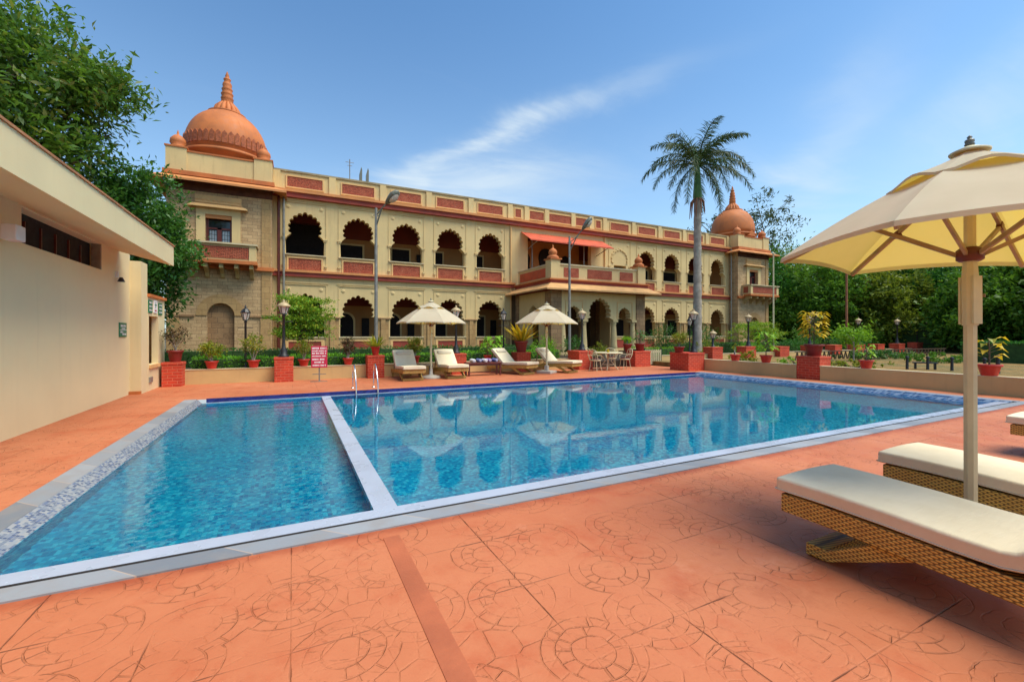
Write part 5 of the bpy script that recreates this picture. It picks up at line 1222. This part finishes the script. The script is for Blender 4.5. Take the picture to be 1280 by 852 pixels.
pot('small red pot on the wall behind the rolled towels', (6.98, 16.1, .453), .16, .22, POTR, 'broad', .5, .22, LF_LIME, 26, .26)
pot('large dark red pot with a bright yellow spiky plant', (8.43, 15.95, .781), .27, .46, POTD, 'spiky', .95, .1, LF_YEL, 60, .05)
pot('dark red pot with a low leafy plant, left one beside the gate', (14.1, 15.95, .721), .20, .34, POTD, 'shrub', .32, .26, LF_LIME, 300)
pot('dark red pot with an upright plant, right one beside the gate', (14.85, 15.95, .721), .24, .36, POTD, 'broad', .66, .14, LF_TREE2, 26, .24)
pot('dark red pot with a bushy shrub on the pool corner column', (14.72, 13.45, .741), .22, .25, POTD, 'shrub', .60, .34, LF_POT, 700)
pot('red pot with a thin sparse stem just right of the palm', (15.6, 11.45, .474), .19, .25, POTR, 'shrub', .45, .14, LF_POT, 60)
pot('red pot with a bushy lime plant on the poolside wall', (15.6, 10.2, .474), .20, .27, POTR, 'broad', .85, .30, LF_LIME, 60, .26)
pot('dark red pot with a tall yellow croton on the brick column', (15.85, 8.68, .771), .28, .40, POTD, 'broad', 1.15, .36, LF_YEL, 70, .28)
pot('bright red pot with a small yellow green plant on the poolside wall', (15.6, 7.05, .474), .18, .25, POTR, 'broad', .48, .14, LF_LIME, 16, .20)
pot('bright red pot beside the big parasol pole with few yellow leaves', (15.6, 4.42, .474), .22, .28, POTR, 'broad', .70, .22, LF_YEL, 14, .26)
pot('dark pot with a reddish bush on the column beside the kiosk', (-3.08, 15.9, .701), .19, .34, POTD, 'shrub', .72, .36, LF_RED, 560, .06)
pot('large dark red pot of green fronds behind the towel bench hedge', (8.2, 18.2, .28), .4, .5, POTD, 'broad', .62, .34, LF_LIME, 40, .4)
tl = empty('drooping_plant', (24.5, 11.6, .2), 'tall drooping lime green plant standing on the lawn', 'plant')
pts, u, cc = clumps(rg, [((0, 0, 1.35), (.9, .9, .35)), ((.3, .2, 1.05), (.6, .6, .3))], 60, 14, .14, .3); leaves('foliage', pts, .2, rg, LF_LIME, tl, out=u * np.array([1, 1, -.5]), asp=.3)
MB().tube([(0, 0, 0), (.03, 0, .7), (0, 0, 1.2)], [.04, .03, .02], 6).tube([(0, 0, .8), (.4, .3, 1.2)], .012, 5).tube([(0, 0, .9), (-.4, .1, 1.35)], .012, 5).build('stem', BARKG, tl)

# royal palm
def palm(base, H, label):
    t = empty('royal_palm', base, label, 'palm'); 
    pr = [(.30, 0), (.27, .25)] + [(.235 + .012 * math.sin(k * 1.7) + (.012 if k % 2 else 0) - .05 * k / 40, .3 + (H - .3) * k / 40) for k in range(41)]
    MB().lathe(pr, 18).build('trunk', BARKG, t)
    MB().lathe([(.20, H), (.25, H + .15), (.20, H + .9), (.14, H + 1.7), (.09, H + 2.3)], 14).build('crownshaft', PSHAFT, t)
    mb = MB()
    for k in range(9): 
        a = 2*math.pi*k/9 + .2; L = rg.uniform(.7, 1.15); c_, s_ = math.cos(a), math.sin(a)
        mb.tube([(.18*c_, .18*s_, H + .05), (.34*c_, .34*s_, H - .15), (.42*c_, .42*s_, H - L)], [.05, .05, .015], 5)
    mb.build('old_flower_stalks', plain('rusty_flower_stalks', (.28, .12, .06), .8, .3, 9, .3), t)
    fr = [(-2.95, .80, 3.7), (-2.5, .35, 3.6), (-1.7, .1, 3.3), (-.9, .45, 3.4), (-.35, .95, 3.3), (.1, .55, 3.6), (.6, -.15, 3.3), (1.3, .7, 3.3), (1.9, 1.1, 3.2), (2.5, .6, 3.5), (3.0, .1, 3.6),
          (-1.2, 1.2, 3.1), (.5, 1.3, 3.2), (2.2, 1.38, 3.3), (.9, 1.42, 3.5), (-2.0, 1.35, 3.4), (-.5, 1.45, 3.3), (-2.7, -.35, 3.4), (-.2, -.45, 3.2), (-.55, .15, 3.5), (2.8, -.55, 3.2), (-.05, 1.15, 3.1), (3.3, 1.15, 3.3), (-1.5, -.5, 2.9)]
    for a, el, L in fr:
        c_, s_ = math.cos(a), math.sin(a); p = Vector((.08*c_, .08*s_, H + 1.95)); pts_ = [p]; e = el; n = 16
        for i in range(n):
            e -= (.07 + .05 * i / n) * (1.15 if el > .2 else .85); e = max(e, -1.45); p = p + Vector((c_ * math.cos(e), s_ * math.cos(e), math.sin(e))) * L / n; pts_.append(p)
        mb = MB(); mb.tube(pts_, [.045 - .036 * i / n for i in range(n + 1)], 5)
        for i in range(2, n):
            for q in range(6):
                for sd in (-1, 1):
                    u_ = (i + q / 6) / n; b_ = pts_[i].lerp(pts_[i + 1], q / 6); tg = (pts_[i + 1] - pts_[i - 1]).normalized()
                    sv = Vector((-s_, c_, 0)) * sd; un = sv.cross(tg) * sd; lf = .66 * math.sin(math.pi * min(1, .22 + u_ * .72)) ** .6 * rg.uniform(.7, 1.15)
                    dv = (sv * rg.uniform(.3, .9) + tg * .7 + un * rg.uniform(-.7, .7) + Vector((0, 0, -rg.uniform(.1, .7)))).normalized()
                    m_ = b_ + dv * lf * .5; en = m_ + (dv + Vector((0, 0, -.5))).normalized() * lf * .5; wv = tg * .022
                    mb.add([b_ - wv * .5, b_ + wv * .5, m_ + wv, m_ - wv, en], [(0, 1, 2, 3), (3, 2, 4)])
        mb.build('frond', LF_PALM, t)
    mb = MB()
    mb.tube([(0, 0, H + 2.1), (.3, -.1, H + 3.3), (.8, -.25, H + 4.3)], [.05, .035, .01], 6); mb.tube([(0, 0, H + 2.1), (-.4, .15, H + 3.3), (-1.0, .35, H + 4.0)], [.03, .02, .006], 6); mb.build('spear_leaf', PSHAFT, t)
palm((20.6, 17.5, .28), 8.9, 'tall royal palm standing in front of the palace')
# fence of the grove
fn_ = empty('rail_fence', (45, 10, 0), 'black post and rail fence under the grove trees', 'fence', local=False)
mb = MB()
for k in range(15): y = -4 + k * 1.45; mb.tube([(43 + .04 * k, y, .2), (43 + .04 * k, y, 1.9)], .04, 6)
mb.build('post', BLACKM, fn_)
mb = MB()
for z in (.35, .8, 1.25, 1.8): mb.bar((43, -4, z), (43.6, 16.2, z), .03, .03)
mb.build('rail', BLACKM, fn_)
le = empty('lawn_edging', (28, 12, .2), 'low dark brown lattice edging crossing the lawn', 'edging', local=False)
mb = MB()
for k in range(40):
    a = Vector((22.5 + .36 * k, 13.2 - .02 * k, .2)); mb.tube([a, a + Vector((.16, 0, .42))], .03, 5).tube([a + Vector((.32, 0, 0)), a + Vector((.16, 0, .42))], .03, 5)
mb.bar((22.5, 13.2, .62), (36.9, 12.4, .62), .07, .05); mb.build('lattice', plain('dark_brown_edging', (.07, .04, .022), .8, .3, 5, .2), le)
bush('leafy_bush', 'long low leafy border in front of the brown lattice edging', (27.5, 12.0, .2), (3.6, .7, .24), LF_TREE2, 2600, .12)
bush('leafy_bush', 'low leafy border near the shaded end of the lawn', (27.0, 9.6, .2), (1.6, 1.2, .22), LF_FOR[1], 1500, .12)
dh = hedge('low dark hedge added for the shade at the right end of the lawn', 29, 29.9, 1.5, 9.2, .2, 1.15, LF_FOR[0], 150, .12)  # hedge added to stand in for the dark shade under the trees
